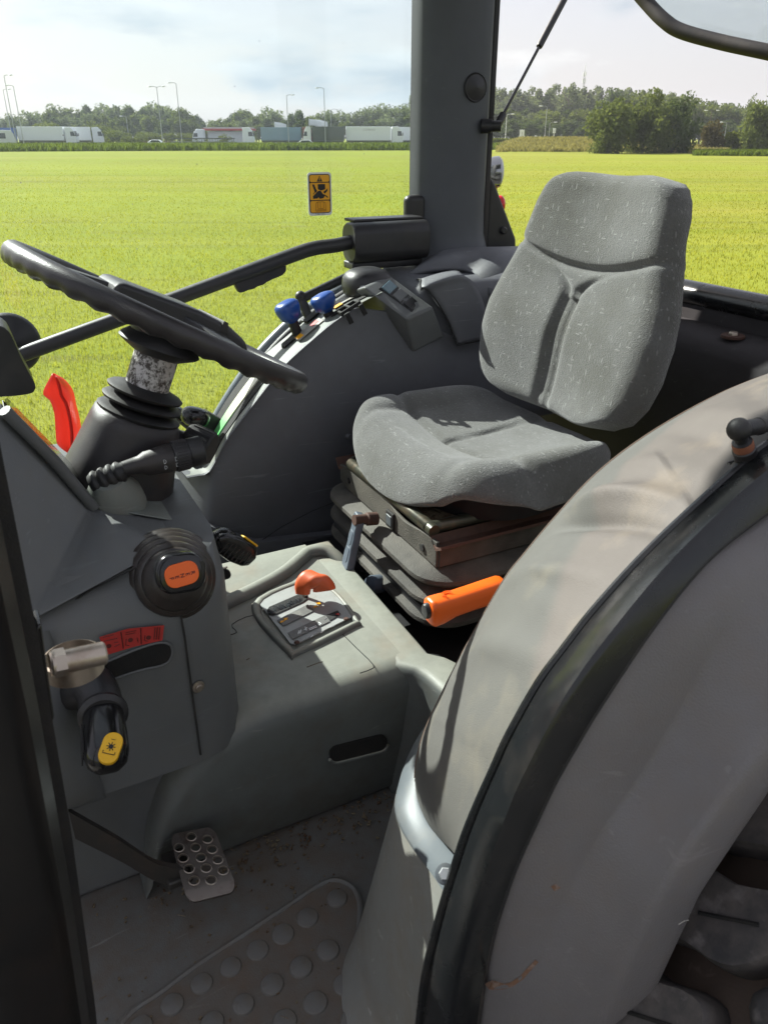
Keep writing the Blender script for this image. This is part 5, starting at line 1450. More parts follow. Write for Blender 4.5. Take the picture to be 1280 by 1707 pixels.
    for k, (z, r) in enumerate(((1.60, .0), (1.55, .022), (1.48, .03), (1.42, .03), (1.38, .018), (1.36, 0))):
        rows.append([Vector((-.252-r*math.sin(a), .735-.0+.035*math.cos(a)+(1.6-z)*-.08, z)) for a in [math.pi*i/8 for i in range(9)]])
    MB().rows(rows).build('side_duct', M['dash'], t)
    return t
pedestal()
# ---- display / monitor housing at the near end of the dash
def side_monitor():
    t = thing('display_housing', 'black rounded display housing beside the steering wheel', 'display', tuple(at(10, 610, x=-.03)))
    px = [(-40, 540), (2, 544), (12, 550), (20, 560), (40, 605), (59, 640), (58, 652), (50, 657), (20, 661), (-40, 664)]
    MB().prism(smooth(ats(px, x=-.03), 3), (.06, .0, .0)).build('case', M['black'], t, bevel=.006, seg=3)
side_monitor()
# ---- red lever
def red_lever():
    t = thing('shuttle_lever', 'broad glossy red plastic lever standing behind the steering column', 'lever', tuple(at(115, 745, x=.10)))
    Lp = [(88, 622), (72, 655), (84, 668), (91, 690), (93, 715), (95, 738), (103, 748), (112, 754)]
    Rp = [(92, 623), (108, 632), (122, 650), (128, 675), (133, 695), (136, 715), (134, 735), (128, 752)]
    a = ats(Lp, x=.08); b = ats(Rp, x=.12); n = 8
    A, B = resample(smooth(a, 5), 24), resample(smooth(b, 5), 24); rows = []
    for k in range(7):
        s = k/6; rows.append([p.lerp(q, s)+Vector((-.018*math.sin(s*math.pi), 0, 0)) for p, q in zip(A, B)])
    MB().rows(rows).build('blade', M['redpl'], t, solid=.006, ang=70)
    mid = [p.lerp(q, .55)+Vector((-.02, 0, 0)) for p, q in zip(A, B)]
    MB().tube(mid, .0022, 6).build('rib', M['redpl'], t)
red_lever()
# ---- steering column
def column():
    t = thing('steering_column', 'black steering column with a scuffed silver sleeve and rubber bellows', 'steering column', (0, .59, 1.64))
    B = Vector((0, .590, 1.628)); T = Vector((0, .497, 1.838)); ax = (T-B).normalized(); xd = Vector((1, 0, 0)); yd = ax.cross(xd)
    L = (T-B).length
    def ring(s, rx, ry, n=28, p=2.6, oy=0):
        o = []
        for k in range(n):
            c, q = math.cos(2*math.pi*k/n), math.sin(2*math.pi*k/n)
            o.append(B+ax*s+xd*(rx*math.copysign(abs(c)**(2/p), c))+yd*(oy+ry*math.copysign(abs(q)**(2/p), q)))
        return o
    # shroud: wide at the foot, narrow at the top
    MB().loft([ring(-.02, .066, .075), ring(.01, .064, .072), ring(.05, .060, .064), ring(.095, .055, .056), ring(.108, .052, .053), ring(.112, .046, .047)], True, True).build('shroud', M['black2'], t, ang=50)
    MB().loft([ring(-.03, .075, .084), ring(-.006, .074, .083), ring(-.002, .068, .077)], True, True).build('shroud_foot', M['deck'], t, ang=40)
    # bellows
    pr = [(.106, .046), (.111, .052), (.114, .053), (.117, .049), (.1205, .033), (.125, .049), (.128, .0505), (.131, .047), (.1345, .031), (.139, .0465), (.142, .048), (.145, .044), (.148, .033), (.150, .030)]
    MB().loft([ring(s, r, r, 32, 2) for s, r in pr], True, True).build('bellows', M['rubber'], t, ang=70)
    MB().loft([ring(s, r, r, 32, 2) for s, r in ((.150, .0275), (.203, .0275))], True, True).build('sleeve', M['silver'], t)
    pr = [(.191, .030), (.194, .036), (.200, .048), (.203, .051), (.207, .049), (.215, .040), (.232, .026)]
    MB().loft([ring(s, r, r, 32, 2) for s, r in pr], True, True).build('collar', M['rubber'], t, ang=60)
    return B, ax
M['black2'] = plastic('brownish_black_plastic', (.026, .024, .025), .45, .4, (.075, .055, .045), 1100, .2, scr=.1)
colB, colA = column()
def steering_wheel():
    a, b = Vector((0, .668, 1.943)), Vector((0, .326, 1.747)); c = (a+b)/2
    major = (a-b).normalized(); t = thing('steering_wheel', 'black steering wheel with finger ridges under its rim', 'steering wheel', tuple(c))
    nrm = Vector((.045, 0, 0))+Vector((0, -major.z, major.y)); nrm = (nrm-major*nrm.dot(major)).normalized(); lat = nrm.cross(major)
    Rr = (a-b).length/2-.0155; n = 180
    rings = []
    for k in range(n):
        th = 2*math.pi*k/n; e = lat*math.cos(th)+major*math.sin(th); o = c+e*Rr
        fr = .0030*(.5+.5*math.cos(k/n*2*math.pi*40)); sec = []
        for i in range(14):
            ph = 2*math.pi*i/14; cr, sr = math.cos(ph), math.sin(ph)
            r = .0112
            if sr < 0: r += fr*(-sr)-.0008
            sec.append(o+e*(r*.98*cr)+nrm*(r*1.12*sr))
        rings.append(sec)
    MB().loft(rings, True, False, loop=True).build('rim', M['wheelblack'], t, ang=180)
    # hub pad and three spokes
    def W(x, y, z): return c+lat*x+major*y+nrm*z
    pr = [(-.082, .012), (-.078, .024), (-.068, .026), (.02, .033), (.060, .031), (.088, .022), (.098, .008), (.09, -.012), (-.075, -.012)]
    MB().prism([W(-.055, -y, z-.004) for y, z in pr], lat*.11).build('hub_pad', M['black'], t, bevel=.008)
    MB().lathe([(.03, -.035), (.04, -.012), (.045, .0)], c-nrm*.0, nrm, 24).build('hub', M['black'], t)
    for k in (90, 210, 330):
        a_ = R(k); e = lat*math.cos(a_)+major*math.sin(a_); f = nrm.cross(e)
        MB().loft([[c+e*r+f*(w*s1)+nrm*(h+s2*.006) for s1, s2 in ((-1, -1), (1, -1), (1, 1), (-1, 1))] for r, w, h in ((.03, .026, .012), (.08, .02, .008), (.13, .018, .002), (Rr, .02, 0))], True, True).build('spoke', M['black'], t, bevel=.003)
    MB().prism([W(-.056, y, z) for y, z in ((-.062, .016), (-.056, .030), (-.05, .030), (-.05, .016))], lat*.112).build('pad_clip', M['rubber'], t, bevel=.001)
M['wheelblack'] = plastic('worn_wheel_rim', (.022, .02, .021), .36, .35, (.055, .045, .042), 800, .22, scr=.05)
steering_wheel()
def stalks():
    t = thing('indicator_stalk', 'black lamp and indicator stalk with a rubber boot and printed lamp symbols', 'stalk', tuple(at(200, 790, x=-.075)))
    p = [at(178, 800, x=-.07), at(196, 788, x=-.085), at(216, 778, x=-.09), at(250, 768, x=-.09), at(300, 758, x=-.085), at(338, 750, x=-.08)]
    d = (p[-1]-p[1]).normalized(); n0 = p[0]
    # cone foot and boot
    foot = at(188, 818, x=-.075)
    MB().lathe([(.036, -.02), (.034, 0), (.020, .026), (0, .027)], foot-Vector((0, 0, .005)), (at(176, 785, x=-.085)-foot), 24, caps=False).build('foot', M['deck'], t)
    bt = MB(); q0 = at(176, 800, x=-.08); bd = (at(222, 776, x=-.088)-q0).normalized()
    bt.lathe([(.014, -.016), (.0165, -.011), (.0170, -.008), (.0135, -.005), (.0160, -.001), (.0164, .002), (.0128, .005), (.0150, .009), (.0154, .012), (.0120, .015), (.0135, .018), (.0138, .021), (.0105, .024), (.0095, .032)], q0, bd, 24)
    bt.build('boot', M['rubber'], t, ang=60)
    s0 = at(205, 782, x=-.088); s1 = at(338, 750, x=-.082); dd = (s1-s0); Ln = dd.length; dd.normalize()
    MB().lathe([(.009, 0), (.0105, .012), (.0115, .02), (.0150, .027), (.0175, .05), (.0178, Ln*.60), (.0172, Ln*.61)], s0, dd, 24).build('stem', M['black2'], t, ang=40)
    cap = MB().lathe([(.0180, Ln*.615), (.0188, Ln*.63), (.0188, Ln*.80), (.0175, Ln*.81), (.0185, Ln*.83), (.0185, Ln*.98), (.015, Ln*1.0), (0, Ln*1.0)], s0, dd, 28).build('twist_cap', M['black'], t, ang=40)
    rb = MB(); u, w, _ = frame(dd)
    for k in range(34):
        a_ = 2*math.pi*k/34; e = u*math.cos(a_)+w*math.sin(a_); rb.tube([s0+e*.0188+dd*(Ln*.64), s0+e*.0188+dd*(Ln*.79)], .0007, 4)
    rb.build('cap_knurling', M['black2'], cap)['kind'] = 'stuff'
    ink = MB(); tow = (CAM-(s0+dd*.05)); tow = (tow-dd*tow.dot(dd)).normalized(); vv = dd.cross(tow).normalized()
    for k, s in enumerate((.046, .060)):
        for q in range(2):
            th = -.18-.42*q
            e = (tow*math.cos(th)+vv*math.sin(th)) if vv.z > 0 else (tow*math.cos(th)-vv*math.sin(th)); tt = dd.cross(e)
            c = s0+dd*s+e*.0180
            ink.tube([c+dd*(.0022*math.cos(g))+tt*(.0024*math.sin(g)) for g in [i*.5-1.6 for i in range(8)]], .00025, 4)
            ink.tube([c-dd*.0005+tt*.0024, c-dd*.0005-tt*.0024], .00025, 4)
    ink.build('lamp_symbols', M['whitesticker'], t)
    # second stalk on the far side with a ribbed turn knob
    k = thing('ignition_stalk', 'brown-black ribbed turn knob on a stub behind the indicator stalk', 'stalk', tuple(at(280, 735, x=.03)))
    a, b = at(262, 722, x=.02), at(322, 738, x=.0)
    MB().box(at(268, 720, x=.02), (.05, .035, .035)).build('bracket', M['black2'], k, bevel=.006)
    MB().tube([a, b], .0125, 14).build('stub', M['black2'], k)
    ed = (at(345, 748, x=-.01)-at(308, 732, x=.01)).normalized(); q = at(316, 734, x=.0)
    MB().lathe([(.0215, -.004), (.0235, 0), (.0235, .030), (.021, .033), (0, .033)], q, ed, 26, caps=False).build('turn_knob', M['rubber'], k)
    rb = MB(); u, w, _ = frame(ed)
    for i in range(16):
        e = u*math.cos(i*.3927)+w*math.sin(i*.3927); rb.tube([q+e*.0232+ed*.002, q+e*.0232+ed*.029], .0016, 5)
    rb.build('knob_ribs', M['rubber'], k)
stalks()
# ---- levers on the pedestal
def lever_head(t, c, axis, up, w, h, L, mat, r=.7, taper=(.72, .9, 1, 1, .93, .7)):
    """rounded grip along axis; cap end at c"""
    axis = Vector(axis).normalized(); up = Vector(up); up = (up-axis*up.dot(axis)).normalized(); sd_ = axis.cross(up)
    rings = []
    ss = (-1.0, -.7, -.35, -.10, -.03, 0)
    for s, k in zip(ss, taper):
        rings.append([c+axis*(s*L)+sd_*x*k+up*y*k for x, y in rrect(w, h, min(w, h)/2*r, 6)])
    return MB().loft(rings, True, True).build('grip', mat, t, ang=60), axis, up, sd_
def gear_lever():
    t = thing('shift_lever', 'glossy black shift knob with a lettered orange cap on a ribbed rubber boot', 'lever', (-.2, .56, 1.6))
    b0 = Vector((-.190, .565, 1.592)); tip = at(304, 955, x=-.315)
    ax = (at(300, 950, x=-.30)-b0).normalized()
    ax = Vector((-.80, .06, .42)).normalized()
    pr = [(.056, -.02), (.058, .002), (.056, .010), (.050, .014), (.053, .018), (.052, .025), (.045, .029), (.048, .033), (.046, .040), (.039, .044), (.042, .048), (.040, .054), (.033, .058), (.035, .062), (.032, .068), (.024, .073), (.02, .08)]
    MB().lathe(pr, b0, ax, 36).build('boot', M['boot'], t, ang=70)
    c = at(303, 957, d=.752); fa = (CAM-c).normalized()
    fa = (fa+Vector((-.05, -.12, -.22))).normalized()
    upd = (at(300, 930, d=.752)-at(306, 984, d=.752))
    g, axn, up, sd_ = lever_head(t, c, fa, upd, .049, .040, .040, M['gloss'], .85, (.6, .95, 1.0, 1.0, .95, .8))
    MB().tube([c-fa*.036, b0+ax*.06], [.02, .015], 12).build('stem', M['black'], t)
    up = up*1.0
    right = sd_ if sd_.dot(RT) > 0 else -sd_
    rot = R(9); r2 = right*math.cos(rot)+up*math.sin(rot); u2 = -right*math.sin(rot)+up*math.cos(rot)
    cap = MB().prism([c+fa*.0004+r2*x+u2*y for x, y in rrect(.0325, .0235, .0095, 6)], fa*.0022).build('orange_cap', M['orange'], t, bevel=.0008)
    def m(x, y): return c+fa*.0029+r2*x+u2*(y-.001)
    mb = MB()
    for i, ch in enumerate("FENER"):
        cx = (i-2)*.0052
        text_mb(ch, .0056, lambda x, y, cx=cx: m(cx+y, -x), mb, .018)
    mb.build('cap_letters', M['decaldark'], cap, flat=True)
M['boot'] = plastic('brown_black_boot', (.03, .026, .024), .3, .3, (.09, .065, .05), 900, .12, scr=.1)
gear_lever()
def yellow_lever():
    t = thing('pto_lever', 'glossy black hand lever with a yellow cap hanging from the pedestal slot', 'lever', tuple(at(150, 1130, x=-.27)))
    a = at(140, 1140, x=-.262)
    MB().tube(smooth([at(118, 1150, x=-.25), at(150, 1140, x=-.268), at(165, 1160, x=-.285), at(170, 1185, x=-.30)], 4), .022, 14).build('shank', M['black'], t)
    c0 = at(172, 1186, x=-.31); c1 = at(180, 1276, x=-.372); ax = (c1-c0).normalized(); tow = (CAM-c1).normalized(); tow = (tow-ax*tow.dot(ax)).normalized(); sd_ = ax.cross(tow)
    Ln = (c1-c0).length; rings = []
    for s, w, h in ((-.10, .034, .03), (0, .037, .034), (.2, .040, .037), (.5, .042, .038), (.78, .042, .037), (.93, .037, .032), (1.03, .026, .022), (1.07, .012, .01)):
        rings.append([c0+ax*(Ln*s)+sd_*x+tow*y for x, y in rrect(w, h, min(w, h)*.42, 6)])
    g = MB().loft(rings, True, True).build('grip', M['gloss'], t, ang=60)
    MB().lathe([(.018, -.004), (.0245, .0), (.0245, .004), (.020, .008)], c0+ax*.002, (ax+tow*.35), 24).build('flange', M['black'], g)
    lft = -sd_ if sd_.dot(RT) > 0 else sd_
    rb = MB()
    for k in range(6):
        o = c0+lft*(.0205+.0004*k)+tow*(.010-.0042*k)
        rb.tube([o+ax*(Ln*.30+k*.002), o+ax*(Ln*.80)], .0008, 5)
    rb.build('grip_ribs', M['black'], g)
    # yellow cap on the slanted lower face
    cc = at(182, 1262, x=-.383)+tow*.0; nn = (tow+ax*.35).normalized(); r2 = -lft; r2 = (r2-nn*r2.dot(nn)).normalized(); u2 = nn.cross(r2); u2 = u2 if u2.z > 0 else -u2
    cc = c0+ax*(Ln*.90)+tow*.0165+r2*.004; q = R(-24); ra, ua = r2*math.cos(q)+u2*math.sin(q), -r2*math.sin(q)+u2*math.cos(q)
    cap = MB().prism([cc+ra*x+ua*y-nn*.004 for x, y in rrect(.0185, .030, .0088, 6)], nn*.0072).build('yellow_cap', M['yellow'], t, bevel=.001)
    ink = MB()
    def m(x, y): return cc+ra*x+ua*y+nn*.0035
    for k in range(8):
        a_ = k*math.pi/4; ink.tube([m(.0018*math.cos(a_), .001+.0018*math.sin(a_)), m(.0042*math.cos(a_), .001+.0042*math.sin(a_))], .00045, 4)
    ink.poly([m(.0021*math.cos(k*.5236), .001+.0021*math.sin(k*.5236)) for k in range(12)])
    ink.tube([m(-.0055, -.0035), m(-.0055, -.006), m(.0055, -.006), m(.0055, -.0035)], .00045, 4)
    ink.tube([m(-.002, .0078), m(.002, .0078)], .0003, 4)
    ink.build('pto_symbol', M['ink'], cap, flat=True)
yellow_lever()
def second_lever():
    t = thing('range_lever', 'glossy black ribbed lever with a yellow cap on the far side of the pedestal', 'lever', tuple(at(360, 915, x=.02)))
    P = [at(322, 938, x=.02), at(345, 912, x=.02), at(372, 893, x=.02), at(404, 902, x=.02), at(416, 915, x=.02)]
    MB().tube(smooth(P[:3]+[at(385, 900, x=.02)], 5), .0125, 12).build('arm', M['gloss'], t)
    ax = (P[4]-P[2]).normalized(); c = at(392, 914, x=.015); tow = (CAM-c).normalized(); tow = (tow-ax*tow.dot(ax)).normalized(); s_ = ax.cross(tow)
    rings = [[c+ax*s+s_*x+tow*y for x, y in rrect(w, .028, .011, 5)] for s, w in ((-.036, .02), (-.026, .034), (0, .042), (.02, .04), (.028, .032), (.031, .018))]
    g = MB().loft(rings, True, True).build('grip', M['gloss'], t, ang=60)
    rb = MB(); dn = s_ if s_.z < 0 else -s_
    for k in range(7): rb.tube([c+ax*(-.022+k*.0072)+tow*.0142+dn*(-.004), c+ax*(-.026+k*.0072)+tow*.0135+dn*.018], .0011, 5)
    rb.build('grip_ribs', M['black'], g)
    cy = at(404, 896, x=.015)
    u_ = (at(420, 908, x=.01)-at(392, 888, x=.01)).normalized(); nn = -dn; nn = (nn-u_*nn.dot(u_)).normalized()
    MB().prism([c+u_*(.012+x)+nn*.0195+tow*(y+.003) for x, y in rrect(.03, .017, .006)], nn*.003).build('yellow_cap', M['yellow'], t, bevel=.001)
    MB().tube([c+u_*.008+nn*.0228+tow*.004, c+u_*.016+nn*.0228+tow*.004], .0008, 4).build('cap_mark', M['ink'], t)
    k = thing('ignition_key', 'key with a metal bow in the ignition lock behind the shift knob', 'key', tuple(at(355, 965, x=.0)))
    MB().lathe([(.016, -.02), (.016, .006), (.012, .01), (.006, .012)], at(352, 970, x=.0), (RT+Vector((0, 0, .35))), 18).build('lock', M['black'], k)
    kc = at(372, 957, x=.0); kd = (RT+Vector((0, 0, .3))).normalized(); kw = Vector((0, 0, 1)); kw = (kw-kd*kw.dot(kd)).normalized(); kn = kd.cross(kw)
    MB().prism([kc+kd*x+kw*y for x, y in rrect(.024, .017, .007)], kn*.004).build('bow', M['black'], k, bevel=.001)
    MB().prism([kc+kd*.002+kw*.0085+kd*x+kn*y for x, y in rrect(.018, .0045, .002)], kw*.0012).build('bow_edge', M['zinc'], k)
    MB().tube([at(362, 995, x=.0), at(368, 1008, x=.005), at(370, 1022, x=.01)], .0012, 6).build('key_wire', M['zinc'], k)
second_lever()
# ---- brake pedal
def pedal():
    t = thing('foot_pedal', 'worn steel foot pedal pad punched with round holes on a dark arm', 'pedal', tuple(at(330, 1440, z=1.25)))
    c00, c10, c11, c01 = at(283, 1391, z=1.262), at(356, 1377, z=1.262), at(396, 1482, z=1.242), at(312, 1503, z=1.242)
    nrm = (c10-c00).cross(c01-c00).normalized(); nrm = nrm if nrm.z > 0 else -nrm
    def m(x, y):
        p = c00.lerp(c10, x).lerp(c01.lerp(c11, x), y)
        return p+nrm*(-.005*max(0, (y-.8)/.2)**2+.0*x)
    out = []
    for x, y in rrect(1, 1, .16, 5): out.append((x+.5, y+.5))
    dense = []
    for i, p in enumerate(out):
        q = out[(i+1) % len(out)]
        for k in range(4): dense.append((lerp(p[0], q[0], k/4), lerp(p[1], q[1], k/4)))
    px = [(567, 205), (614, 213), (531, 237), (579, 237), (626, 244), (543, 268), (594, 268), (641, 276), (560, 300), (608, 300), (655, 309), (574, 336), (621, 336)]
    px = [(u/1.7778, 1280+v/1.7778) for u, v in px]
    U = (c10-c00); Vv = (c01-c00)
    hs = []
    for u, v in px:
        p = at(u, v, z=1.252); r = FW*0
        # intersect the sight line with the pad plane
        rr = p-CAM; tt = (c00-CAM).dot(nrm)/rr.dot(nrm); p = CAM+rr*tt; q = p-c00
        a11, a12, a22 = U.dot(U), U.dot(Vv), Vv.dot(Vv); b1, b2 = q.dot(U), q.dot(Vv); det = a11*a22-a12*a12
        hs.append(((b1*a22-b2*a12)/det, (b2*a11-b1*a12)/det))
    rx, ry = .0052/U.length, .0052/Vv.length
    def circ(x, y, k=1, n=14): return [(x+rx*k*math.cos(2*math.pi*i/n), y+ry*k*math.sin(2*math.pi*i/n)) for i in range(n)]
    pad = MB().holes(dense, [circ(*h) for h in hs], m, .004, nrm).build('pad', M['pedal'], t, ang=30)
    proto = None
    for h in hs:
        mb = MB(); mb.loft([[m(*p)+nrm*z for p in circ(h[0], h[1], k, 18)] for k, z in ((1.30, -.0003), (1.2, .0009), (1.08, .0012), (.99, .0006), (.97, -.003))], True, False)
        mb.build('hole_rim', M['steel'], pad)
    p0 = at(300, 1462, z=1.238)
    q = [at(120, 1372, x=-.262), at(200, 1415, x=-.272), at(262, 1452, x=-.282), p0+Vector((.0, -.01, -.004))]
    q = smooth(q, 5)
    rings = []
    for i, p in enumerate(q):
        s = i/(len(q)-1); w = lerp(.021, .015, s)
        rings.append([p+Vector((0, 0, w)), p+Vector((-.004, 0, w)), p+Vector((-.004, 0, -w)), p+Vector((.004, 0, -w)), p+Vector((.004, 0, w))])
    MB().loft(rings, True, True).build('arm', M['pedalarm'], t, ang=30)
    MB().box(p0+Vector((.02, .0, -.006)), (.05, .03, .012)).build('pad_bracket', M['pedalarm'], t, bevel=.003)
M['pedalarm'] = paint('dirty_black_steel', (.03, .027, .024), .5, .1, .6, (.07, .045, .032), ds=25)
pedal()
# ---- range selector gate with orange lever
def gate():
    t = thing('selector_gate', 'recessed selector plate with pale symbol strips set in the centre tunnel', 'gear selector', tuple(at(510, 1025, z=TZ)))
    Z = TZ+.0035
    o = ats([(427, 1004), (502, 964), (520, 962), (560, 985), (592, 1028), (586, 1036), (500, 1077), (482, 1076)], z=Z+.006)
    i_ = ats([(441, 1010), (505, 976), (556, 992), (581, 1026), (495, 1068), (484, 1066)], z=Z)
    c = sum(i_, Vector())/len(i_)
    oo = smooth(o, 5, True); c2 = sum(oo, Vector())/len(oo)
    def rg(k, z): return [Vector((c2.x+(p.x-c2.x)*k, c2.y+(p.y-c2.y)*k, z)) for p in oo]
    MB().loft([rg(1.10, TZ-.002), rg(1.085, TZ+.0035), rg(1.05, TZ+.0065), rg(1.0, TZ+.0070), rg(.955, TZ+.0055), rg(.93, TZ+.002)], True, False).build('gate_frame', M['console'], t, ang=70)
    MB().prism(ats([(430, 1004), (504, 966), (558, 986), (590, 1028), (492, 1076), (484, 1074)], z=Z-.001), (0, 0, .002)).build('plate', M['plate'], t, flat=True)
    zz = Z+.0022
    def patch(name, px, mat, h=.0, th=.0006): MB().prism(ats(px, z=zz+h), (0, 0, th)).build(name, mat, t, flat=True)
    patch('gate_slot', [(445, 1018), (449, 1012), (500, 990), (512, 990), (513, 998), (505, 1004), (456, 1026), (448, 1025)], M['dark'])
    br = MB(); g = random.Random(4)
    a, b = at(454, 1024, z=zz), at(506, 1003, z=zz)
    for k in range(150):
        s = g.random(); p = a.lerp(b, s); d = Vector((.8, .25, .35))*(.010*(.6+g.random()*.6))+Vector((g.gauss(0, .002), g.gauss(0, .002), 0)); br.tube([p, p+d], .0005, 3)
    br.build('brush_seal', M['greytrim'], t, flat=True)['kind'] = 'stuff'
    patch('symbol_strip', [(462, 1034), (513, 1008), (524, 1018), (473, 1044)], M['strip'])
    patch('symbol_strip', [(480, 1055), (542, 1026), (550, 1036), (488, 1066)], M['strip'])
    patch('dark_strip', [(543, 1026), (563, 1018), (568, 1024), (550, 1035)], M['ink'])
    patch('red_mark', [(559, 1024), (565, 1022), (566, 1026)], M['red'], .0008)
    ink = MB(); wk = MB()
    for q in ([(467, 1038), (475, 1034), (473, 1031), (480, 1030)], [(523, 1013), (530, 1007), (527, 1005), (534, 1004)]): ink.tube(ats(q, z=zz+.0008), .0008, 4)
    for (u, v) in ((470, 1036), (477, 1032), (526, 1011), (532, 1006)): ink.box(at(u, v, z=zz+.0008), (.004, .004, .0006))
    for q in ([(497, 1057), (499, 1051)], [(500, 1056), (502, 1050)], [(511, 1051), (509, 1045)], [(507, 1050), (512, 1046)], [(515, 1048), (527, 1043)], [(516, 1050), (528, 1045)], [(529, 1039), (534, 1042)], [(531, 1037), (536, 1040)], [(541, 1033), (545, 1030)], [(518, 1062), (522, 1059)], [(535, 1055), (540, 1051)], [(552, 1045), (558, 1043)]): wk.tube(ats(q, z=zz+.0008), .0008, 4)
    ink.build('range_symbols', M['amber'], t, flat=True); wk.build('white_symbols', M['whitesticker'], t, flat=True)
    for u, v in ((495, 1071), (577, 1032)):
        MB().lathe([(0, .002), (.003, .002), (.0042, .0)], at(u, v, z=zz), (0, 0, 1), 10, caps=False).build('screw', M['rust'], t)
    k = thing('selector_lever', 'faded orange selector knob bent over the gate in the centre tunnel', 'lever', tuple(at(508, 998, z=TZ)))
    foot = at(507, 998, z=TZ+.002); top = foot+Vector((.004, -.004, .030))
    MB().tube([foot, top], .0035, 8).build('stem', M['steel'], k)
    # bent grip: rises from the stem and folds forward to the right
    P = [at(505, 990, z=TZ+.022), at(506, 976, z=TZ+.034), at(516, 966, z=TZ+.042), at(530, 969, z=TZ+.038), at(539, 978, z=TZ+.030), at(541, 985, z=TZ+.024)]
    P = smooth(P, 5); rings = []; wid = Vector((.75, .55, .1)).normalized()
    for i, p in enumerate(P):
        s = i/(len(P)-1); tg_ = (P[min(i+1, len(P)-1)]-P[max(i-1, 0)]).normalized(); w_ = (wid-tg_*wid.dot(tg_)).normalized(); n_ = tg_.cross(w_)
        a_ = lerp(.011, .0185, min(1, s*1.6)); b_ = .0075+.004*math.sin(s*math.pi)
        if i == len(P)-1: a_ *= .8; b_ *= .7
        rings.append([p+w_*x+n_*y for x, y in rrect(a_*2, b_*2, min(a_, b_)*.85, 5)])
    MB().loft(rings, True, True).build('knob', M['orangeold'], k, ang=60)
M['plate'] = paint('grey_gate_plate', (.3, .31, .3), .45, 0, .35, (.16, .13, .1), ds=45)
M['strip'] = paint('grey_symbol_strip', (.12, .12, .115), .5, 0, .5, (.24, .23, .2), ds=80)
gate()
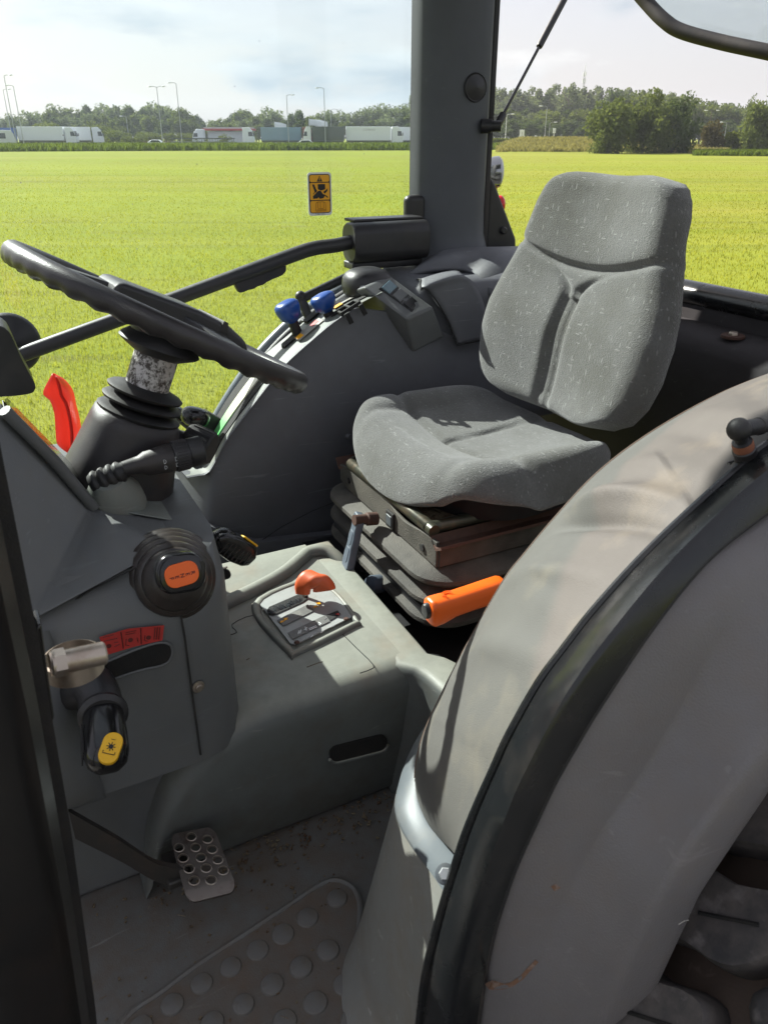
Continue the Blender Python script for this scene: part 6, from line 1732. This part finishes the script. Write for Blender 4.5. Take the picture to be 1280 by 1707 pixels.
# ================================================================ NEAR-SIDE FENDER, DOOR FRAME, TYRE
INN = [(1480, 600), (1380, 615), (1280, 640), (1180, 680), (1080, 735), (1000, 795), (930, 870), (880, 930), (850, 968), (800, 1058), (762, 1130), (735, 1185), (714, 1225), (700, 1265), (694, 1310), (700, 1345), (715, 1376)]
SL1 = [(1500, 655), (1380, 690), (1280, 745), (1245, 772), (1100, 905), (1000, 1012), (940, 1088), (900, 1142), (850, 1230), (825, 1285), (800, 1340), (780, 1388), (765, 1432)]
def near_fender():
    t = thing('fender_cover', 'grey leatherette padded cover with wrinkles on the near-side fender', 'fender cover', (-.45, .3, 1.40))
    n = 200; m = 46
    top = resample(smooth(ats(INN, x=-.40), 6), n)
    # the seam edge moves outward as it turns round the front
    px = resample([Vector((u, v, 0)) for u, v in [tuple(p)[:2] for p in smooth([(a, b, 0) for a, b in INN], 6)]], n)
    top = []
    for i, p in enumerate(px):
        s = i/(n-1); x = -.40-.05*max(0, (s-.72)/.28)
        top.append(at(p.x, p.y, x=x))
    ps = resample([Vector((q.x, q.y, 0)) for q in smooth([(a, b, 0) for a, b in SL1], 6)], n)
    out = [at(p.x, p.y, x=-.632) for p in ps]
    rg = np.random.default_rng(2)
    def wr(s, w):       # soft folds running from the lower edge up towards the seam
        z = 0
        for (s0, w0, ds, wd, a) in ((.47, .58, .22, .017, .016), (.515, .62, .20, .014, -.014), (.40, .7, .2, .02, .008), (.28, .55, .18, .02, .014), (.325, .6, .14, .016, -.012), (.60, .5, .16, .02, .008), (.72, .6, .1, .03, .006), (.18, .6, .14, .026, .010), (.22, .62, .12, .016, -.008)):
            c = s0-(w-.5)*ds*1.0
            z += a*math.exp(-((s-c)/wd)**2)*math.exp(-((w-w0)/.34)**2)
        return z
    rows = []
    for j in range(m+1):
        w = j/m; row = []
        for i in range(n):
            s = i/(n-1); a, b = top[i], out[i]; tan = (top[min(i+1, n-1)]-top[max(i-1, 0)]).normalized(); nn = tan.cross(b-a).normalized()
            if nn.dot(CAM-a) < 0: nn = -nn
            bulge = .030*math.sin(math.pi*min(1, w*1.0))**.8*(1-.3*w)*min(1, (1-s)/.16)**.6
            row.append(a.lerp(b, w)+nn*(bulge+wr(s, w)*.75*(3*q*q-2*q*q*q if (q := min(1, max(0, (w-.25)/.4))) else 0)*(.35 if s < .36 else 1)))
        rows.append(row)
    inn = [[p+Vector((.012, -.004, -.009)) for p in top], [p+Vector((.022, -.01, -.03)) for p in top], [Vector((p.x+.03, p.y-.02, min(p.z-.1, 1.34))) for p in top]]
    MB().rows(list(reversed(inn))+rows).build('padded_cover', M['leather'], t, ang=180)
    sm = [rows[8][i]+(CAM-rows[8][i]).normalized()*.0004 for i in range(4, n-6)]
    MB().tube([p+Vector((0, 0, .0006)) for p in sm], .0011, 5).build('seam', M['stitch'], t)
    st = MB()
    for i in range(6, n-8, 1):
        p, q = rows[9][i], rows[9][i+1]; nn = (CAM-p).normalized()
        st.tube([p.lerp(q, .15)+nn*.0006, p.lerp(q, .75)+nn*.0006], .0005, 4)
    st.build('stitching', M['stitch'], t)
    # grey trim hoop along the front edge of the pad
    T0 = [(735, 1185), (714, 1225), (700, 1265), (694, 1310), (700, 1345), (715, 1376), (738, 1404), (765, 1434), (785, 1456)]
    T1 = [(722, 1192), (694, 1232), (672, 1280), (660, 1325), (658, 1352), (668, 1382), (690, 1418), (716, 1452), (742, 1490)]
    k = 34
    def line(px, xs):
        P = resample([Vector((q.x, q.y, 0)) for q in smooth([(a, b, 0) for a, b in px], 6)], k)
        return [at(p.x, p.y, x=lerp(xs[0], xs[1], (i/(k-1))**1.5)) for i, p in enumerate(P)]
    a, b = line(T0, (-.415, -.632)), line(T1, (-.395, -.63))
    rows = []
    for w, h in ((0, -.006), (0, .003), (.10, .0045), (.5, .0055), (.90, .0045), (1, .001), (1, -.012)):
        row = []
        for p, q in zip(a, b):
            nn = (CAM-p).normalized(); row.append(p.lerp(q, w)+nn*h)
        rows.append(row)
    MB().rows(rows).build('trim_hoop', M['greytrim'], t, ang=60)
    c = at(742, 1457, x=-.618)+(CAM-at(742, 1457, x=-.618)).normalized()*.008
    sc = MB().lathe([(0, .004), (.0045, .004), (.0055, .002), (.0055, -.001)], c, (CAM-c), 6, caps=False).build('trim_screw', M['galv'], t, flat=True)
    MB().lathe([(.0075, .0005), (.0085, 0), (.0085, -.002)], c, (CAM-c), 16).build('screw_washer', M['greytrim'], t)
    # body panel under the hoop down to the floor
    foot = smooth([Vector((-.30, .262, FZ)), Vector((-.345, .30, FZ)), Vector((-.372, .382, FZ)), Vector((-.42, .448, FZ)), Vector((-.50, .478, FZ)), Vector((-.60, .482, FZ)), Vector((-.645, .482, FZ))], 6)
    foot = resample(foot, k)
    rows = []
    hi = [q+(CAM-q).normalized()*-.006 for q in b]
    for w in [i/9 for i in range(10)]:
        row = []
        for p, q in zip(hi, foot):
            r = p.lerp(q, w); fl = max(0, (w-.86)/.14)
            row.append(r+Vector((-.02*fl*fl, .025*fl*fl, 0)) if fl else r)
        rows.append(row)
    MB().rows(rows).build('lower_panel', M['panel'], t, ang=60)
M['stitch'] = paint('brown_thread', (.13, .085, .06), .7)
near_fender()
# ---- black steel frame of the open door
L1 = SL1+[(735, 1530), (712, 1620), (700, 1707), (690, 1800)]
L2 = [(1500, 690), (1380, 725), (1280, 790), (1200, 860), (1100, 962), (1000, 1086), (960, 1142), (930, 1192), (870, 1310), (850, 1358), (830, 1410), (808, 1468), (790, 1520), (765, 1620), (750, 1707), (738, 1800)]
L3 = [(1500, 745), (1380, 785), (1280, 852), (1180, 932), (1090, 1042), (1000, 1176), (955, 1250), (920, 1312), (890, 1376), (860, 1442), (838, 1502), (820, 1562), (806, 1630), (795, 1707), (785, 1800)]
def pxline(px, n, x):
    P = resample([Vector((q.x, q.y, 0)) for q in smooth([(a, b, 0) for a, b in px], 6)], n)
    xs = x if callable(x) else (lambda s: x)
    return [at(p.x, p.y, x=xs(i/(n-1))) for i, p in enumerate(P)]
def door_frame():
    t = thing('door_frame', 'curved glossy black steel door frame arching over the near-side fender', 'door frame', (-.65, .35, 1.6))
    n = 80
    a, b, c = pxline(L1, n, -.632), pxline(L2, n, -.664), pxline(L3, n, -.672)
    rows = [[p+Vector((.012, -.01, -.02)) for p in a], a, [p.lerp(q, .06)+Vector((0, .001, .002)) for p, q in zip(a, b)], [p.lerp(q, .94)+Vector((0, .001, .002)) for p, q in zip(a, b)], b, [p.lerp(q, .10)+Vector((-.001, 0, 0)) for p, q in zip(b, c)], c, [p+Vector((.02, -.012, -.012)) for p in c]]
    MB().rows(rows).build('frame_section', M['sealblack'], t, ang=40)
    MB().tube([p+Vector((.001, 0, .001)) for p in a], .004, 8).build('inner_lip', M['sealblack'], t)
    MB().tube([p+Vector((.003, -.002, -.001)) for p in c], .0032, 8).build('rubber_edge', M['rubber'], t)
    # ball stud of the door's gas strut
    s = thing('door_stay', 'rusty ball joint and black rod of the near door stay on the door frame', 'gas strut', tuple(at(1240, 745, x=-.63)))
    base = at(1244, 768, x=-.628); ball = at(1231, 716, x=-.628); ax = (ball-base).normalized()
    MB().lathe([(.0085, -.009), (.0085, .012), (.0072, .0135), (.0072, .020), (.005, .021), (.005, .026)], base, ax, 18).build('stud', M['black'], s)
    MB().lathe([(.0076, .0125), (.0078, .0165), (.0074, .0195)], base, ax, 18).build('rust_band', M['rustband'], s)
    MB().ellipsoid(ball, (.0088, .0088, .0088), 16, 10).build('ball_socket', M['rubber'], s)
    e = at(1400, 688, x=-.60); d = (e-ball).normalized()
    MB().lathe([(.0058, .004), (.0062, .012), (.0062, .026), (.0068, .0265), (.0068, .03), (.0055, .0305), (.0055, .2)], ball, d, 16).build('rod', M['rubber'], s)
    pl = base-ax*.004; u = (at(1268, 762, x=-.632)-base).normalized()
    MB().prism([pl+u*x+ax.cross(u)*y for x, y in ((-.012, -.01), (.012, -.012), (.02, -.006), (.02, .006), (.012, .012), (-.012, .010))], -ax*.004).build('mount_plate', M['sealblack'], s, bevel=.0015)
M['rustband'] = paint('rust_band', (.28, .11, .06), .7, .2, .5, (.1, .05, .03))
door_frame()
CA = [(1520, 790), (1400, 850), (1280, 958), (1200, 1066), (1126, 1200), (1062, 1304), (999, 1395), (954, 1481), (917, 1562), (880, 1660), (860, 1730), (845, 1800)]
CB = [(1520, 960), (1400, 1062), (1280, 1227), (1176, 1368), (1108, 1472), (1062, 1562), (1013, 1676), (990, 1740), (970, 1810)]
CE = [(1520, 1010), (1400, 1130), (1280, 1318), (1230, 1392), (1171, 1481), (1153, 1517), (1094, 1644), (1065, 1708), (1035, 1790)]
def outer_fender():
    t = thing('rear_fender', 'purple-grey plastic rear fender with two moulded creases above the tyre', 'fender', (-.7, .3, 1.5))
    n = 80
    c = [p+Vector((.004, -.006, -.006)) for p in pxline(L3, n, -.672)]
    away = lambda L, k: [p-(CAM-p).normalized()*k for p in L]
    a = away(pxline(CA, n, -.700), .013); b = away(pxline(CB, n, -.738), -.009); e = pxline(CE, n, -.752)
    rows = [[p+Vector((.012, -.012, -.012)) for p in c], c]
    for w in (.12, .3, .5, .7, .85, .94): rows.append([p.lerp(q, w)+(CAM-p).normalized()*.0025*math.sin(w*math.pi) for p, q in zip(c, a)])
    rows.append(a)
    for w in (.08, .2, .4, .6, .8, .92): rows.append([p.lerp(q, w)+(CAM-p).normalized()*(-.0035*math.sin(w*math.pi)) for p, q in zip(a, b)])
    rows.append(b)
    for w in (.2, .5, .8): rows.append([p.lerp(q, w)+(CAM-p).normalized()*.003*math.sin(w*math.pi) for p, q in zip(b, e)])
    rows.append(e); rows.append([p+Vector((.002, -.003, -.006)) for p in e]); rows.append([p+Vector((.02, -.012, -.012)) for p in e])
    sh = MB().rows(rows); sh.build('fender_shell', M['outer'], t, ang=60)
    # rust-brown scrape and a straw caught on the edge
    def sp(u, v, x): return at(u, v, x=x)
    sc = [(808, 1640), (820, 1634), (840, 1640), (850, 1638), (866, 1628), (880, 1612), (892, 1600), (897, 1604), (884, 1618), (872, 1632), (854, 1645), (836, 1650), (815, 1650)]
    bvh = BVHTree.FromPolygons([Vector(v) for v in sh.v], sh.f)
    def hit(u, v, k=.0006):
        d = (at(u, v, d=1)-CAM).normalized(); h = bvh.ray_cast(CAM, d)[0]
        return (h if h is not None else at(u, v, x=-.69))-d*k
    MB().poly([hit(u, v) for u, v in sc]).build('scrape', M['scrape'], t, flat=True)
    MB().poly([hit(u, v) for u, v in ((918, 1478), (926, 1473), (934, 1480), (924, 1486))]).build('scrape', M['scrape'], t, flat=True)
    MB().tube([sp(1130, 1541, -.756), sp(1140, 1535, -.757), sp(1147, 1534, -.757)], .0004, 4).build('caught_straw', M['paper'], t)
M['scrape'] = paint('rust_scrape', (.16, .085, .05), .7, 0, .7, (.3, .27, .25), ds=160)
outer_fender()
def rear_tyre():
    C0 = Vector((-.93, -.30, .86)); Rt = .90
    t = thing('wheel_assembly', 'dusty black rear tyre with rounded tread blocks and dirt-filled grooves', 'tractor wheel', tuple(C0))
    prof = [(.46, -.17), (.60, -.24), (.74, -.262), (.82, -.245), (.853, -.20), (.862, -.1), (.864, 0), (.862, .1), (.853, .20), (.82, .245), (.74, .262), (.60, .24), (.46, .17)]
    MB().lathe(prof, C0, (1, 0, 0), 72, caps=False).build('carcass', M['tyredirt'], t)
    MB().lathe([(0, -.05), (.3, -.06), (.42, -.14), (.46, -.17), (.46, .17), (.3, .0), (0, 0)], C0, (1, 0, 0), 40, caps=False).build('rim', M['greytrim'], t)
    # tread block: rounded tongue seen from above, wavy flank, sipe groove
    def tread_at(w, ang, h):  # w across the tread (x), ang round the axle
        rr = (.864-.011*(abs(w)/.2)**3)+h
        return C0+Vector((w, math.cos(ang)*rr, math.sin(ang)*rr))
    def block(w0, w1, ang0, flip):
        sx = 1 if w1 > w0 else -1; Lw = abs(w1-w0); pts = []
        hw = .034
        # tongue outline in (along w, across arc) with rounded tip and waisted sides
        o = [(0, -hw), (.25, -hw*1.02), (.5, -hw*.86), (.7, -hw*.98), (.86, -hw*.9), (.96, -hw*.5), (1, 0), (.96, hw*.5), (.86, hw*.92), (.7, hw*1.0), (.5, hw*.86), (.25, hw*1.02), (0, hw)]
        o = [(q.x, q.y) for q in smooth([(a, b, 0) for a, b in o], 2)]
        def P(a, s, h, k=1.0):
            cx, cy = .5, 0; a = cx+(a-cx)*k; s = s*k
            w = w0+sx*Lw*a; skew = .05*a*(1 if flip else -1)
            return tread_at(w, ang0+skew+s/.87, h)
        rings = [[P(a, s, h, k) for a, s in o] for h, k in ((-.004, 1.07), (.02, 1.03), (.030, 1.0), (.034, .95))]
        mb = MB().loft(rings, True, True)
        return mb, P
    N = 58; first = {}
    for side in (0, 1):
        for k in range(N):
            ang = 2*math.pi*(k+(.5 if side else 0))/N
            w0, w1 = ((-.13, .128) if side == 0 else (.235, .132))
            if side not in first:
                mb, P = block(w0, w1, 0, side); o = mb.build('tread_block', M['tyre'], t, ang=40)
                sp = MB().tube([P(.45, -.004, .0342), P(.8, .006, .0342)], .0016, 5).build('sipe', M['dark'], o)
                first[side] = (o, sp)
                o.rotation_euler.x = ang
            else:
                o, sp = first[side]; c = o.copy(); COL.objects.link(c); c.parent = t; c.rotation_euler.x = ang
                d = sp.copy(); COL.objects.link(d); d.parent = c
    return t
ty = rear_tyre()
for nm, loc, sc_ in (('smaller front tyre on the near side of the tractor', (-.8, 2.15, .60), .69), ('smaller front tyre on the far side of the tractor', (.8, 2.15, .60), .69)):
    o = ty.copy(); COL.objects.link(o); o.location = loc; o.scale = (sc_,)*3; o['label'] = nm
    for ch in ty.children:
        if ch.name.startswith(('carcass', 'rim')): c = ch.copy(); COL.objects.link(c); c.parent = o
# ---- near door post with the hinge
def door_post():
    t = thing('door_post', 'black door post with a reddish sheen close to the camera', 'door post', (-.65, .75, 1.1))
    sec = [(-.618, .712), (-.622, .7065), (-.634, .704), (-.668, .7035), (-.676, .708), (-.680, .716), (-.680, .80), (-.618, .80)]
    MB().loft([[Vector((x, y+(1.95-z)*.02+max(0, 1.95-z)**2*.08, z)) for x, y in sec] for z in (1.1, 1.25, 1.4, 1.55, 1.7, 1.82, 1.95, 2.64)], True, True).build('post', M['postpaint'], t, ang=30)
    MB().loft([[Vector((x+.004, y+(1.95-z)*.02+max(0, 1.95-z)**2*.08, z)) for x, y in ((-.612, .7045), (-.612, .699), (-.632, .6985), (-.632, .7045))] for z in (1.1, 1.25, 1.4, 1.55, 1.7, 1.82, 1.95, 2.64)], True, True).build('post_seal', M['rubber'], t)
    h = thing('hinge_pin', 'rusty zinc door hinge pin and half ring on the near door post', 'hinge', tuple(at(120, 1090, x=-.60)))
    a, b = at(84, 1108, x=-.598), at(177, 1088, x=-.596); d = (b-a).normalized()
    MB().lathe([(.0066, 0), (.0072, .001), (.0072, .002), (.0066, .0035), (.0066, (b-a).length-.001), (.0055, (b-a).length), (0, (b-a).length)], a, d, 24, caps=False).build('pin', M['zinc'], h, ang=30)
    MB().lathe([(.0078, .0), (.0078, .006)], a+d*.002, d, 6).build('nut', M['zinc'], h, flat=True)
    c = at(118, 1082, x=-.585); rows = []
    up = Vector((0, 0, 1)); e1 = RT; e2 = Vector((-_V.x, -_V.y, 0))
    rr = .0148; ring = [math.pi*k/20*1.1+math.pi*.95 for k in range(21)]
    P = [c+Vector((0, 0, -.009))+RT*(rr*math.cos(a_))-e2*(rr*math.sin(a_)) for a_ in [math.pi*2*k/36 for k in range(36)]]
    mb = MB(); mb.loft([[q+up*.005, q*1+(q-c).normalized()*.0016+up*.005, q+(q-c).normalized()*.0016-up*.005, q-up*.005] for q in P], True, False, loop=True)
    mb.build('ring', M['zinc'], h, ang=40)
    MB().prism(ats([(52, 1050), (70, 1040), (82, 1130), (92, 1200), (78, 1225), (60, 1150)], x=-.62), (.018, .0, .0)).build('hinge_plate', M['postpaint'], h, bevel=.002)
M['postpaint'] = paint('black_post_paint', (.008, .0075, .007), .2, 0, .4, (.03, .018, .012), ds=14, spec=.5)
door_post()
# red bonnet ahead of the cab, out of the picture: meant as an added red reflection for the post, never built
def bonnet():
    t = thing('tractor_bonnet', 'red tractor bonnet ahead of the cab', 'bonnet', (0, 2.0, 1.0))
    MB().loft([[Vector((x, y, 1.0+z*k)) for x, z in ((-.4, 0), (-.4, .38), (-.3, .5), (0, .54), (.3, .5), (.4, .38), (.4, 0))] for y, k in ((1.35, 1), (2.4, .9), (3.0, .7), (3.1, .5))], True, True).build('bonnet_shell', M['red'], t, ang=40)
# ---- thin summer haze between the tractor and the far trees
mb = MB().box((0, 0, 18.5), (1900, 1900, 39)); hz = mb.build('haze', None, None, flat=True)
hm = bpy.data.materials.new('haze'); hm.use_nodes = True; hn = hm.node_tree.nodes; hn.clear()
ho = hn.new('ShaderNodeOutputMaterial'); hv = hn.new('ShaderNodeVolumePrincipled')
hv.inputs['Color'].default_value = (.86, .91, .97, 1); hv.inputs['Density'].default_value = .00028; hv.inputs['Anisotropy'].default_value = .25
hm.node_tree.links.new(hv.outputs[0], ho.inputs['Volume']); hz.data.materials.clear(); hz.data.materials.append(hm)
tag(hz, 'thin pale haze over the field', kind='stuff')
